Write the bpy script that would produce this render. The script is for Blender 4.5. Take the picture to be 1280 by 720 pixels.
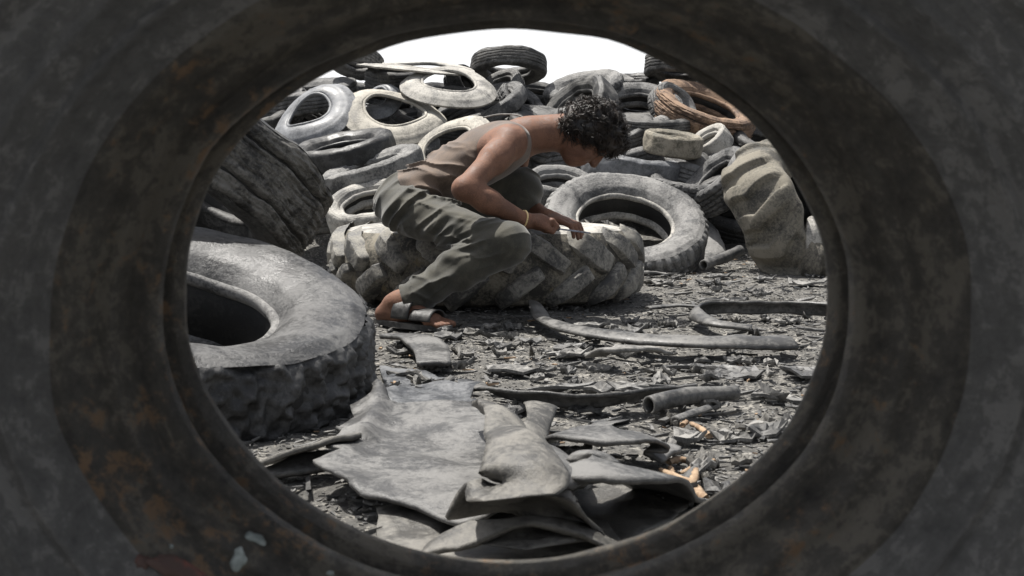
import bpy, math, random
import numpy as np
from mathutils import Vector, Matrix
from mathutils.geometry import delaunay_2d_cdt

random.seed(7); rng = np.random.default_rng(7)
S = bpy.context.scene
for o in list(bpy.data.objects): bpy.data.objects.remove(o)
C = S.collection
R = math.radians

# ------------------------------------------------------------------ camera
F, HOR, CH = 1500.0, 190.0, 0.60          # focal length and horizon row in photo pixels, eye height in metres
cam = bpy.data.cameras.new('camera'); camo = bpy.data.objects.new('camera', cam); C.objects.link(camo)
camo.location = (0, 0, CH); camo.rotation_euler = (R(90), 0, 0)
cam.sensor_width = 36; cam.lens = 36 * F / 1280; cam.shift_y = -(360 - HOR) / 1280
cam.clip_start = 0.02; cam.clip_end = 3000
cam.dof.use_dof = True; cam.dof.focus_distance = 4.5; cam.dof.aperture_fstop = 13
S.camera = camo

# ------------------------------------------------------------------ sky, sun, exposure
SUN_EL, SUN_AZ = R(69), R(-50)      # azimuth from +Y towards +X
W = bpy.data.worlds.new('World'); S.world = W; W.use_nodes = True
nt = W.node_tree; bg = nt.nodes['Background']
sky = nt.nodes.new('ShaderNodeTexSky'); sky.sky_type = 'NISHITA'; sky.sun_disc = False
sky.sun_elevation = SUN_EL; sky.sun_rotation = SUN_AZ
sky.air_density = 1.0; sky.dust_density = 4.0; sky.ozone_density = 1.0; sky.altitude = 0
hs = nt.nodes.new('ShaderNodeHueSaturation'); hs.inputs['Saturation'].default_value = 0.42
nt.links.new(sky.outputs[0], hs.inputs['Color']); 
tcw = nt.nodes.new('ShaderNodeTexCoord'); sp_ = nt.nodes.new('ShaderNodeSeparateXYZ'); nt.links.new(tcw.outputs['Generated'], sp_.inputs[0])
hz = nt.nodes.new('ShaderNodeMapRange'); hz.inputs[1].default_value = 0.0; hz.inputs[2].default_value = 0.24; hz.inputs[3].default_value = 0.95; hz.inputs[4].default_value = 0.0; nt.links.new(sp_.outputs[2], hz.inputs[0])
mh = nt.nodes.new('ShaderNodeMix'); mh.data_type = 'RGBA'; nt.links.new(hz.outputs[0], mh.inputs[0]); nt.links.new(hs.outputs[0], mh.inputs[6]); mh.inputs[7].default_value = (10.0, 10.05, 10.2, 1)
nt.links.new(mh.outputs[2], bg.inputs[0])     # white summer haze low in the sky, all round
bg.inputs[1].default_value = 0.09
sl = bpy.data.lights.new('sun', 'SUN'); sl.energy = 5.0; sl.angle = R(0.5); sl.color = (1, .965, .91)
slo = bpy.data.objects.new('sun', sl); C.objects.link(slo)
sd = Vector((math.sin(SUN_AZ) * math.cos(SUN_EL), math.cos(SUN_AZ) * math.cos(SUN_EL), math.sin(SUN_EL)))
slo.rotation_euler = (-sd).to_track_quat('-Z', 'Y').to_euler(); slo.location = sd * 20
vs = S.view_settings; vs.view_transform = 'Standard'; vs.look = 'None'; vs.exposure = 0.78; vs.gamma = 1
S.render.engine = 'CYCLES'; S.render.resolution_x = 1024; S.render.resolution_y = 576

# ------------------------------------------------------------------ helpers
def P(px, py, Y):
    return Vector(((px - 640) / F * Y, Y, CH - (py - HOR) / F * Y))
def G(px, py, z=0.0):
    Y = (CH - z) * F / (py - HOR)
    return Vector(((px - 640) / F * Y, Y, z))
def tag(o, label=None, cat=None, group=None, kind=None):
    if label: o['label'] = label
    if cat: o['category'] = cat
    if group: o['group'] = group
    if kind: o['kind'] = kind
    return o
def empty(name, M=None):
    o = bpy.data.objects.new(name, None); C.objects.link(o); o.empty_display_size = .1
    if M is not None: o.matrix_world = M
    return o
def mesh_np(name, V, Q, smooth=True):
    """V (n,3), Q list of arrays of faces (each (m,3) or (m,4))"""
    if not isinstance(Q, (list, tuple)): Q = [Q]
    Q = [q for q in Q if len(q)]
    me = bpy.data.meshes.new(name)
    me.vertices.add(len(V)); me.vertices.foreach_set('co', np.asarray(V, np.float32).ravel())
    loops = np.concatenate([q.ravel() for q in Q]).astype(np.int32)
    tot = np.concatenate([np.full(len(q), q.shape[1]) for q in Q]).astype(np.int32)
    st = np.concatenate([[0], np.cumsum(tot)[:-1]]).astype(np.int32)
    me.loops.add(len(loops)); me.loops.foreach_set('vertex_index', loops)
    me.polygons.add(len(tot)); me.polygons.foreach_set('loop_start', st); me.polygons.foreach_set('loop_total', tot)
    me.polygons.foreach_set('use_smooth', np.full(len(tot), smooth))
    me.update(calc_edges=True); me.validate()
    return me
def ob(name, me, mat, parent=None):
    o = bpy.data.objects.new(name, me); C.objects.link(o)
    if mat and not me.materials: me.materials.append(mat)
    if parent: o.parent = parent
    return o

# value noise ------------------------------------------------------
def _hash(i, j, k, s):
    n = (i * 73856093) ^ (j * 19349663) ^ (k * 83492791) ^ (s * 2654435761 & 0x7fffffff)
    n = n.astype(np.int64) & 0x7fffffff
    n = (n ^ (n >> 13)) * 1274126177 & 0x7fffffff
    n = (n ^ (n >> 15)) * 1911520717 & 0x7fffffff
    return ((n ^ (n >> 11)) & 0xffff) / 65535.0
def vnoise(p, s=0):
    p = np.asarray(p, np.float64); i = np.floor(p).astype(np.int64); f = p - i; f = f * f * (3 - 2 * f)
    out = 0
    for a in (0, 1):
        wa = f[..., 0] if a else 1 - f[..., 0]
        for b in (0, 1):
            wb = f[..., 1] if b else 1 - f[..., 1]
            for c in (0, 1):
                wc = f[..., 2] if c else 1 - f[..., 2]
                out = out + wa * wb * wc * _hash(i[..., 0] + a, i[..., 1] + b, i[..., 2] + c, s)
    return out * 2 - 1
def fbm(p, oct=4, s=0, gain=.5):
    a, t = 1.0, 0
    for o in range(oct):
        t = t + a * vnoise(np.asarray(p) * 2 ** o, s + o * 17); a *= gain
    return t

# ------------------------------------------------------------------ materials
def nn(nt, t, **kw):
    n = nt.nodes.new(t)
    for k, v in kw.items():
        if k in n.inputs: n.inputs[k].default_value = v
        else: setattr(n, k, v)
    return n
def ramp(nt, fac, stops):
    r = nt.nodes.new('ShaderNodeValToRGB')
    while len(r.color_ramp.elements) < len(stops): r.color_ramp.elements.new(.5)
    for e, (p, c) in zip(r.color_ramp.elements, stops):
        e.position = p; e.color = (*c, 1) if len(c) == 3 else (c[0],) * 3 + (1,)
    nt.links.new(fac, r.inputs[0]); return r.outputs[0]
def mixc(nt, fac, a, b):
    m = nt.nodes.new('ShaderNodeMix'); m.data_type = 'RGBA'
    for s, v in ((0, fac), (6, a), (7, b)):
        if hasattr(v, 'links'): nt.links.new(v, m.inputs[s])
        else: m.inputs[s].default_value = v if s == 0 else (*v, 1)
    return m.outputs[2]
def gr(v, w=.0):   # grey with a touch of warmth
    return (v * (1 + w), v * (1 + .35 * w), v * (1 - w))
def material(name, base, dust, amount=.5, rough=.75, scale=6, bump=.5, bdist=.004, spot=None, spot_amt=.62, fine=90, crack=0, spec=.35, shift=True, sheen=0):
    """rubber, cloth or skin: two tones blended by noise, third as patches, relief from noise"""
    m = bpy.data.materials.new(name); m.use_nodes = True; t = m.node_tree; L = t.links
    b = t.nodes['Principled BSDF']
    tc = nn(t, 'ShaderNodeTexCoord'); co = tc.outputs['Object']
    if shift:
        oi = nn(t, 'ShaderNodeObjectInfo'); v = nn(t, 'ShaderNodeVectorMath', operation='MULTIPLY_ADD')
        v.inputs[1].default_value = (3.7, 3.7, 3.7); L.new(oi.outputs['Location'], v.inputs[0]); L.new(co, v.inputs[2]); co = v.outputs[0]
    n1 = nn(t, 'ShaderNodeTexNoise', Scale=scale, Detail=9, Roughness=.68, Distortion=.6); L.new(co, n1.inputs['Vector'])
    n2 = nn(t, 'ShaderNodeTexNoise', Scale=fine, Detail=6, Roughness=.7); L.new(co, n2.inputs['Vector'])
    add = nn(t, 'ShaderNodeMath', operation='MULTIPLY_ADD'); L.new(n2.outputs[0], add.inputs[0]); add.inputs[1].default_value = .55; L.new(n1.outputs[0], add.inputs[2])
    e = .775 - (amount - .5) * .5
    f = ramp(t, add.outputs[0], [(max(0, e - .09), (0,)), (min(1, e + .10), (1,))])
    col = mixc(t, f, base, dust)
    if spot:
        n3 = nn(t, 'ShaderNodeTexNoise', Scale=scale * 1.7, Detail=8, Roughness=.75); L.new(co, n3.inputs['Vector'])
        sf = ramp(t, n3.outputs[0], [(spot_amt, (0,)), (spot_amt + .06, (1,))])
        col = mixc(t, sf, col, spot)
    L.new(col, b.inputs['Base Color'])
    rr = ramp(t, f, [(0, (rough - .17,)), (1, (min(1, rough + .10),))]); L.new(rr, b.inputs['Roughness'])
    b.inputs['Specular IOR Level'].default_value = spec
    if sheen: b.inputs['Sheen Weight'].default_value = sheen
    h = add.outputs[0]
    if crack:
        vo = nn(t, 'ShaderNodeTexVoronoi', feature='DISTANCE_TO_EDGE', Scale=crack)
        wv = nn(t, 'ShaderNodeVectorMath', operation='MULTIPLY_ADD'); L.new(n1.outputs[1], wv.inputs[0]); wv.inputs[1].default_value = (.12,) * 3; L.new(co, wv.inputs[2]); L.new(wv.outputs[0], vo.inputs['Vector'])
        cr = ramp(t, vo.outputs[0], [(0, (0,)), (.06, (1,))])
        ad = nn(t, 'ShaderNodeMath', operation='MULTIPLY_ADD'); L.new(cr, ad.inputs[0]); ad.inputs[1].default_value = .35; L.new(h, ad.inputs[2]); h = ad.outputs[0]
    bp = nn(t, 'ShaderNodeBump', Strength=bump, Distance=bdist); L.new(h, bp.inputs['Height']); L.new(bp.outputs[0], b.inputs['Normal'])
    return m
M = {
 'pale':   material('pale_rubber', gr(.11, .05), gr(.34, .07), .55, .8, 6, .6, spot=gr(.06, .03), spot_amt=.66),
 'beige':  material('beige_rubber', gr(.13, .09), gr(.34, .10), .6, .85, 5, .6, spot=gr(.09, .12), spot_amt=.62),
 'light':  material('light_grey_rubber', gr(.050, .0), gr(.20, .03), .55, .78, 6, .7, crack=40),
 'grey':   material('grey_rubber', gr(.040, 0), gr(.155, .02), .5, .72, 7, .7, crack=45),
 'smooth': material('smooth_weathered_rubber', gr(.024, 0), gr(.082, .015), .5, .50, 6, .8, .005, spot=gr(.16, .06), spot_amt=.68),
 'steel':  material('blue_grey_rubber', (.085, .088, .092), (.185, .19, .198), .5, .55, 6, .4),
 'mid':    material('dusty_black_rubber', gr(.026, .02), gr(.115, .04), .45, .72, 8, .7),
 'dark':   material('black_rubber', gr(.014), gr(.055, .03), .4, .6, 8, .6),
 'liner':  material('black_inner_rubber', gr(.012), gr(.035, .05), .35, .7, 8, .5),
 'brown':  material('brown_dusty_rubber', (.07, .045, .032), (.235, .16, .11), .55, .85, 9, .8, .006, spot=(.04, .03, .025)),
 'band':   material('olive_grey_rubber', (.085, .078, .06), (.25, .225, .18), .5, .85, 12, .8),
 'bark':   material('worn_chunked_rubber', gr(.03, .04), gr(.15, .07), .52, .8, 12, .9, .006, spot=(.19, .13, .08), spot_amt=.76),
 'tractor':material('muddy_tractor_rubber', gr(.035, .10), (.22, .20, .16), .48, .85, 7, .8, .006, spot=(.15, .125, .08), spot_amt=.6),
 'lug':    material('muddy_lug_rubber', gr(.06, .03), (.25, .238, .21), .48, .75, 9, .7, .005, spot=(.21, .18, .11), spot_amt=.64),
 'crump':  material('crumpled_beige_rubber', (.042, .04, .034), (.175, .16, .13), .6, .85, 4, .6, spot=(.05, .045, .04), spot_amt=.60),
 'sheet':  material('grey_rubber_sheet', gr(.045, .02), gr(.125, .03), .5, .54, 7, .8, .005, spot=(.22, .17, .12), spot_amt=.71, spec=.4),
 'sheet2': material('olive_rubber_sheet', gr(.045, .06), gr(.135, .08), .5, .60, 8, .8, .005, spot=(.26, .20, .13), spot_amt=.70),
 'steeld': material('dark_bluish_sheet_rubber', (.040, .042, .045), (.115, .118, .122), .5, .5, 7, .6, .004, spot=(.17, .10, .06), spot_amt=.70),
 'strip':  material('grey_rubber_strip', gr(.035, .02), gr(.115, .04), .5, .55, 9, .5, .003),
 'scrapl': material('light_scrap_rubber', gr(.07, .03), gr(.21, .05), .5, .7, 12, .5, .003),
 'scrapd': material('dark_scrap_rubber', gr(.04), gr(.12, .03), .5, .7, 12, .5, .003),
 'wood':   material('bare_splintered_wood', (.17, .11, .065), (.33, .24, .16), .5, .85, 20, .5, .002),
 'front':  material('near_tyre_rubber', gr(.020, .03), gr(.085, .10), .45, .8, 7, 1, .02, spot=(.12, .08, .05), spot_amt=.68, fine=45, crack=9),
 'frontin':material('rusty_liner_rubber', gr(.012, .05), (.042, .033, .025), .45, .8, 8, 1, .02, spot=(.22, .12, .05), spot_amt=.60, fine=60),
 'skin':   material('brown_skin', (.115, .057, .037), (.185, .096, .063), .5, .72, 11, .7, .003, spec=.3, shift=False, fine=160),
 'cloth':  material('brown_vest_cloth', (.068, .048, .036), (.145, .108, .083), .5, .9, 11, .5, .0015, fine=300, shift=False, sheen=.2),
 'trouser':material('olive_grey_trouser_cloth', (.030, .029, .022), (.068, .064, .050), .5, .92, 9, .6, .0015, fine=320, shift=False, sheen=.25),
 'hair':   material('black_curly_hair', (.013, .010, .008), (.040, .029, .022), .4, .5, 20, .3, .001, spec=.35, shift=False),
 'trim':   material('white_trim_cloth', (.16, .15, .14), (.28, .27, .25), .5, .9, 20, .2, .001),
 'brass':  material('yellow_bracelet', (.55, .40, .18), (.68, .52, .27), .5, .4, 20, .1, .001),
 'blade':  material('knife_steel', (.10, .11, .13), (.20, .22, .27), .5, .3, 20, .2, .001),
 'post':   material('dark_pole_metal', (.05, .04, .04), (.1, .08, .07), .5, .6, 20, .2, .001),
 'ground': None,
}
M['blade'].node_tree.nodes['Principled BSDF'].inputs['Metallic'].default_value = .7
M['skin'].node_tree.nodes['Principled BSDF'].inputs['Subsurface Weight'].default_value = .06
M['skin'].node_tree.nodes['Principled BSDF'].inputs['Subsurface Radius'].default_value = (.01, .004, .002)

def ground_mat():
    m = bpy.data.materials.new('black_grit_ground'); m.use_nodes = True; t = m.node_tree; L = t.links; b = t.nodes['Principled BSDF']
    co = nn(t, 'ShaderNodeTexCoord').outputs['Object']
    n1 = nn(t, 'ShaderNodeTexNoise', Scale=1.6, Detail=8, Roughness=.65); L.new(co, n1.inputs[0])
    n2 = nn(t, 'ShaderNodeTexNoise', Scale=55, Detail=8, Roughness=.8); L.new(co, n2.inputs[0])
    mp = nn(t, 'ShaderNodeMapping'); mp.inputs['Scale'].default_value = (1, .45, 1); mp.inputs['Rotation'].default_value = (0, 0, .5); L.new(co, mp.inputs[0])
    wp = nn(t, 'ShaderNodeVectorMath', operation='MULTIPLY_ADD'); L.new(n1.outputs[1], wp.inputs[0]); wp.inputs[1].default_value = (.5,) * 3; L.new(mp.outputs[0], wp.inputs[2])
    vo = nn(t, 'ShaderNodeTexVoronoi', Scale=85); L.new(wp.outputs[0], vo.inputs['Vector'])
    c = ramp(t, n2.outputs[0], [(.38, gr(.04, .03)), (.56, gr(.125, .05)), (.70, gr(.26, .08))])
    sep = nn(t, 'ShaderNodeSeparateColor'); L.new(vo.outputs['Color'], sep.inputs[0])
    f = ramp(t, sep.outputs[0], [(.80, (0,)), (.88, (1,))])
    c = mixc(t, f, c, gr(.26, .08))
    big = ramp(t, n1.outputs[0], [(.35, (0,)), (.62, (.45,))]); c = mixc(t, big, c, gr(.13, .06))
    L.new(c, b.inputs['Base Color']); b.inputs['Roughness'].default_value = .95; b.inputs['Specular IOR Level'].default_value = .2
    ad = nn(t, 'ShaderNodeMath', operation='MULTIPLY_ADD'); L.new(sep.outputs[0], ad.inputs[0]); ad.inputs[1].default_value = .5; L.new(n2.outputs[0], ad.inputs[2])
    bp = nn(t, 'ShaderNodeBump', Strength=.9, Distance=.01); L.new(ad.outputs[0], bp.inputs['Height']); L.new(bp.outputs[0], b.inputs['Normal'])
    return m
M['ground'] = ground_mat()
def round_streaks(m, rad, lo, hi, rust, amt, rusty_in=None):
    t = m.node_tree; L = t.links; b = t.nodes['Principled BSDF']; co = nn(t, 'ShaderNodeTexCoord').outputs['Object']
    sp = nn(t, 'ShaderNodeSeparateXYZ'); L.new(co, sp.inputs[0])
    def mth(op, *a):
        n = nn(t, 'ShaderNodeMath', operation=op)
        for i, v in enumerate(a):
            if hasattr(v, 'links'): L.new(v, n.inputs[i])
            else: n.inputs[i].default_value = v
        return n.outputs[0]
    x, y, z = sp.outputs; ys = mth('MULTIPLY', x, 1.0)
    vr = nn(t, 'ShaderNodeVectorMath', operation='MULTIPLY'); L.new(co, vr.inputs[0]); vr.inputs[1].default_value = OVINV; ln = nn(t, 'ShaderNodeVectorMath', operation='LENGTH'); L.new(vr.outputs[0], ln.inputs[0]); rr = ln.outputs['Value']
    ang = mth('ARCTAN2', y, x); cb = nn(t, 'ShaderNodeCombineXYZ'); L.new(mth('MULTIPLY', rr, 1), cb.inputs[0])
    ca = mth('COSINE', ang); sa = mth('SINE', ang); L.new(mth('MULTIPLY', ca, .11), cb.inputs[1]); L.new(mth('MULTIPLY', sa, .11), cb.inputs[2])
    def noi(sc, det, r_, v): n = nn(t, 'ShaderNodeTexNoise', Scale=sc, Detail=det, Roughness=r_, Distortion=.3); L.new(v, n.inputs['Vector']); return n.outputs[0]
    n1 = noi(34, 9, .75, cb.outputs[0]); n2 = noi(60, 8, .8, co); n3 = noi(6, 6, .6, co); n4 = noi(13, 7, .72, cb.outputs[0])
    mixn = mth('MULTIPLY_ADD', n2, .7, mth('MULTIPLY', n1, .9)); mixn = mth('MULTIPLY_ADD', n3, .25, mixn)
    c = ramp(t, mixn, [(.70, lo), (.95, tuple(.5 * (p + q) for p, q in zip(lo, hi))), (1.2, hi)])
    n5 = noi(30, 9, .8, co); rf = mth('MULTIPLY_ADD', n5, .9, mth('MULTIPLY', n4, .55)); rf = mth('MULTIPLY_ADD', n2, .25, rf)
    if rusty_in: rf = mth('ADD', rf, mth('MULTIPLY', mth('SUBTRACT', rusty_in, rr), 1.6))
    f = ramp(t, rf, [(amt, (0,)), (amt + .10, (1,))]); c = mixc(t, f, c, rust); L.new(c, b.inputs['Base Color'])
    bp = nn(t, 'ShaderNodeBump', Strength=1, Distance=.012); L.new(mth('MULTIPLY_ADD', n2, .6, n1), bp.inputs['Height']); L.new(bp.outputs[0], b.inputs['Normal'])
OVINV = (1, 1, 0)

# ------------------------------------------------------------------ ground
def sstep(a, b, x): t = np.clip((x - a) / (b - a), 0, 1); return t * t * (3 - 2 * t)
def mound(x, y):
    edge = 6.55 + .25 * np.sin(x * 1.3) - .55 * sstep(-.8, -1.9, x)
    return .62 * sstep(edge, edge + 1.9, y) * (1 - sstep(11, 14, y)) * (1 - sstep(5, 7.5, np.abs(x)))
def ground_h(x, y):
    x = np.asarray(x, float); y = np.asarray(y, float)
    p = np.stack([x, y, np.zeros_like(x)], -1)
    near = (1 - sstep(14, 30, np.hypot(x, y)))
    return mound(x, y) + near * (.012 * fbm(p * 2.2, 2, 3) + .007 * fbm(p * 11, 3, 5)) - .006
def build_ground():
    ax = np.concatenate([[-1500, -300, -60, -20, -10, -6], np.arange(-4, -2.2, .2), np.arange(-2.2, 2.4, .022), np.arange(2.4, 4.2, .2), [6, 10, 20, 60, 300, 1500]])
    ay = np.concatenate([[-1500, -200, -30, -8, -2, 0], np.arange(.3, 1.6, .1), np.arange(1.6, 7.4, .022), np.arange(7.4, 14, .15), [15, 18, 25, 40, 80, 300, 1500]])
    X, Y = np.meshgrid(ax, ay, indexing='ij'); Z = ground_h(X, Y)
    V = np.stack([X, Y, Z], -1).reshape(-1, 3); n, m = X.shape
    I = np.arange(n * m).reshape(n, m)
    Q = np.stack([I[:-1, :-1], I[1:, :-1], I[1:, 1:], I[:-1, 1:]], -1).reshape(-1, 4)
    tag(ob('ground', mesh_np('ground', V, Q), M['ground']), kind='structure')
build_ground()

# ------------------------------------------------------------------ tyres
def bez(p0, p1, p2, p3, n):
    t = np.linspace(0, 1, n)[:, None]; p0, p1, p2, p3 = map(np.array, (p0, p1, p2, p3))
    return (1 - t) ** 3 * p0 + 3 * (1 - t) ** 2 * t * p1 + 3 * (1 - t) * t * t * p2 + t ** 3 * p3
def revolve(prof, N, pert=None, post=None, ring=False):
    th = np.linspace(0, 2 * np.pi, N, endpoint=False)
    rho = prof[None, :, 0] + np.zeros((N, 1)); z = prof[None, :, 1] + np.zeros((N, 1)); T = th[:, None] + np.zeros((1, len(prof)))
    if pert is not None: rho, z = pert(T, rho, z)
    V = np.stack([rho * np.cos(T), rho * np.sin(T), z], -1)
    if post is not None: V = post(V)
    I = np.arange(V.shape[0] * V.shape[1]).reshape(V.shape[:2]); J = np.roll(I, -1, 0)
    a, b, c, d = I[:, :-1], J[:, :-1], J[:, 1:], I[:, 1:]
    Q = np.stack([a, b, c, d], -1).reshape(-1, 4)
    return V.reshape(-1, 3), Q
def axis_matrix(centre, n, roll=0):
    n = Vector(n).normalized(); q = n.to_track_quat('Z', 'Y')
    return Matrix.Translation(centre) @ q.to_matrix().to_4x4() @ Matrix.Rotation(roll, 4, 'Z')
def pose(px, py, a, ratio, phi, up, D):
    c = P(px, py, D); v = (c - Vector((0, 0, CH))).normalized()
    ph = R(phi); maj = Vector((math.cos(ph), 0, -math.sin(ph))); maj = (maj - maj.dot(v) * v).normalized()
    mi = v.cross(maj).normalized()
    if mi.z < 0: mi = -mi
    if up < 0: mi = -mi
    n = (-v) * ratio + mi * math.sqrt(1 - ratio * ratio)
    return c, n, a * D / F
def depth(py): return 3.7 / (.5 + (py - HOR) / F)

def tyre(label, Rr, r, w, Mx, tread='rib', mat='grey', tmat=None, N=144, oval=(1, 1), bend=0, lump=.006, seed=0, group='old tyres heaped in the pile', cat='tyre', name='tyre', bmat=None, lmat='liner', parts=True, wb=None, rings=None, beadw=1, bulge=1.26):
    H = Rr - r; wt = w * .80; wb = wb or w * .62; th = .016
    tmat = tmat or mat; bmat = bmat or mat
    nx = {'rib': 49, 'block': 57, 'shoulder': 45, 'bald': 25, 'bark': 61, 'car': 49, 'chunk': 61}[tread]
    x = np.linspace(-wt / 2, wt / 2, nx); crown = (.09 if tread == 'chunk' else .035) * Rr
    tr = np.stack([Rr - crown * (2 * x / wt) ** 2 * .6, x], -1)
    side = bez((Rr - crown * .6, wt / 2), (Rr - .10 * H, w / 2 * 1.10), (r + .32 * H, w / 2 * bulge), (r + .03 * H + .006, wb / 2), 26)
    ns = 7
    if rings: side = bez((Rr - crown * .6, wt / 2), (Rr - .10 * H, w / 2 * 1.10), (r + .32 * H, w / 2 * bulge), (r + .03 * H + .006, wb / 2), 110); ns = 28; beadw *= 5
    sh, sw = side[:ns], side[ns - 1:].copy()
    if parts and not rings:                                                   # moulded rings on the sidewall
        s = np.linspace(0, 1, len(sw)); sw[:, 1] += np.minimum(1, (1 - s) * 6) *  .0035 * (np.exp(-((s - .22) / .03) ** 2) + np.exp(-((s - .80) / .035) ** 2) - .8 * np.exp(-((s - .55) / .03) ** 2)) * np.sign(1)
    if rings:
        for pos_, amp_ in rings: s = np.linspace(0, 1, len(sw)); sw[:, 1] += amp_ * np.exp(-((s - pos_) / .022) ** 2)
    e0 = sw[-beadw:-1]; sw = sw[:len(sw) - beadw + 1]
    flip = lambda p: np.stack([p[::-1, 0], -p[::-1, 1]], -1)
    tread_prof = np.concatenate([flip(sh)[:-1], tr, sh[1:]])
    e = side[-1].copy()
    if beadw > 1: e = e0[-1] * 0 + side[-1]
    bead = np.array([e, e + (-.010, .002), e + (-.016, -.006), e + (-.017, -.018), e + (-.010, -.030), e + (.002, -.036)])
    if beadw > 1: bead = np.concatenate([e0, bead])
    ie = bead[-1]
    lin = bez(ie, (r + .3 * H, w / 2 * 1.10 - th), (Rr - .12 * H, w / 2 * 1.02 - th), (Rr - th - .012, wt * .25), 12)
    liner = np.concatenate([flip(lin), lin]) if True else lin
    ncount = max(24, int(round(2 * np.pi * Rr / .045)))
    sd = seed * 13 + 1
    def relief(T, rho, z):
        xn = 2 * z / wt; ax_ = np.abs(xn); d = np.zeros_like(z)
        pitch = (T * ncount / (2 * np.pi))
        if tread in ('rib', 'car', 'block'):
            wig = .035 * np.sin(pitch * 2 * np.pi) if tread == 'block' else 0
            for g in (-.62, -.22, .22, .62): d += np.where(np.abs(xn - g - wig) < .055, .009, 0)
        if tread == 'car': d += np.where((ax_ > .66) & ((pitch % 1) < .22), .007, 0)
        if tread == 'block':
            d += np.where(((pitch + .35 * xn) % 1) < .20, .007, 0) * (ax_ < 1.15)
        if tread == 'shoulder':
            m = sstep(.45, .62, ax_) * (1 - sstep(1.22, 1.3, ax_))
            d += m * .016 * sstep(.0, .08, .24 - np.abs((pitch * .8 % 1) - .5)) 
            for g in (-.3, .0, .3): d += np.where(np.abs(xn - g - .04 * np.sin(pitch * 5)) < .045, .008, 0)
        if tread == 'bark':
            cT, sT = np.cos(T), np.sin(T); q = np.stack([cT * 5, sT * 5, xn * 10], -1); d += .010 * np.abs(fbm(q, 4, sd)) + .007 * sstep(.25, .45, fbm(np.stack([cT * 3, sT * 3, xn * 13], -1), 3, sd + 9)) + .005 * np.abs(fbm(q * 3, 2, sd + 3))
            d += .028 * np.exp(-((ax_ - .62) / .06) ** 2)
            d *= 1.0
        if tread == 'chunk':
            q = np.stack([np.cos(T) * 17 * Rr, np.sin(T) * 17 * Rr, z * 19], -1); gr_ = Rr - .27 * H; m = sstep(gr_ + .004, gr_ + .03, rho)
            d += m * (.034 * np.abs(fbm(q, 3, sd)) ** .8 - .006) + .05 * sstep(gr_ + .05, Rr + .02, rho) * (ax_ > .8) + m * .008 * fbm(q * 3.1, 3, sd + 4)
            z = z - np.sign(z) * (.006 * np.exp(-((rho - gr_) / .007) ** 2) * (.6 + .6 * vnoise(q * .8, 5)) - .002 * sstep(gr_, gr_ + .012, rho)) * (ax_ > .9)
        q = np.stack([np.cos(T) * 14 * Rr, np.sin(T) * 14 * Rr, z * 14], -1)
        d += .0035 * fbm(q, 3, sd)
        return rho - d, z
    def post(V):
        q = V * (3.2 / max(Rr, .3)) + sd
        n = np.stack([fbm(q, 3, sd), fbm(q, 3, sd + 5), fbm(q, 3, sd + 8)], -1)
        V = V + n * lump
        V = V * np.array([oval[0], oval[1], 1])
        V[..., 2] += bend * V[..., 0] ** 2 - bend * .5 * V[..., 1] ** 2
        return V
    root = empty(name, Mx); tag(root, label, cat, group)
    ob('tread', mesh_np('tread', *revolve(tread_prof, N, relief, post)), M[tmat], root)
    for sgn in (1, -1):
        pr = sw if sgn > 0 else flip(sw); ob('sidewall', mesh_np('sidewall', *revolve(pr, min(N, 200), None, post)), M[mat], root)
        pr = bead if sgn > 0 else flip(bead); ob('bead', mesh_np('bead', *revolve(pr, min(N, 120), None, post)), M[bmat], root)
    ob('inner_liner', mesh_np('inner_liner', *revolve(liner, min(N, 120), None, post)), M[lmat], root)
    return root

def face_tyre(label, px, py, a, ratio, phi, w, up=1, D=None, rr=.56, **kw):
    D = D or depth(py); c, n, Rr = pose(px, py, a, ratio, phi, up, D)
    kw.setdefault('seed', int(px))
    return tyre(label, Rr, Rr * rr, w, axis_matrix(c - n * w / 2, n, px), **kw)

def ring(label, px, py, a, ratio, phi, up=1, D=None, rr=.58, mat='pale', dish=.05, warp=.02, seed=0, th=.012, group='cut sidewall rings strewn on the pile'):
    D = D or depth(py); c, n, Rr = pose(px, py, a, ratio, phi, up, D); r = Rr * rr
    s = np.linspace(0, 1, 14); rho = Rr + (r - Rr) * s; z = dish * np.sin(s * np.pi * .62) 
    z = z + .004 * np.exp(-((s - .3) / .05) ** 2)
    top = np.stack([rho, z], -1); bot = np.stack([rho, z - th], -1)[::-1]
    prof = np.concatenate([top, bot, top[:1]])
    e = top[-1]; bd = np.array([e, e + (-.006, .008), e + (-.017, .004), e + (-.018, -.012), e + (-.006, -.018), e + (.004, -.012)])
    def post(V):
        q = V * 3 + seed; V = V.copy()
        T = np.arctan2(V[..., 1], V[..., 0])
        V[..., 2] += warp * np.sin(2 * T + seed) + warp * .5 * fbm(q, 2, seed)
        rad = 1 + .012 * np.sin(3 * T + seed) + .008 * vnoise(np.stack([np.cos(T) * 9, np.sin(T) * 9, T * 0], -1), seed); V[..., :2] *= rad[..., None]
        return V
    root = empty('tyre_ring', axis_matrix(c, n, seed)); tag(root, label, 'tyre ring', group)
    ob('sidewall', mesh_np('sidewall', *revolve(prof, 128, None, post)), M[mat], root)
    ob('bead', mesh_np('bead', *revolve(bd, 128, None, post)), M[mat], root)
    return root

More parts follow.
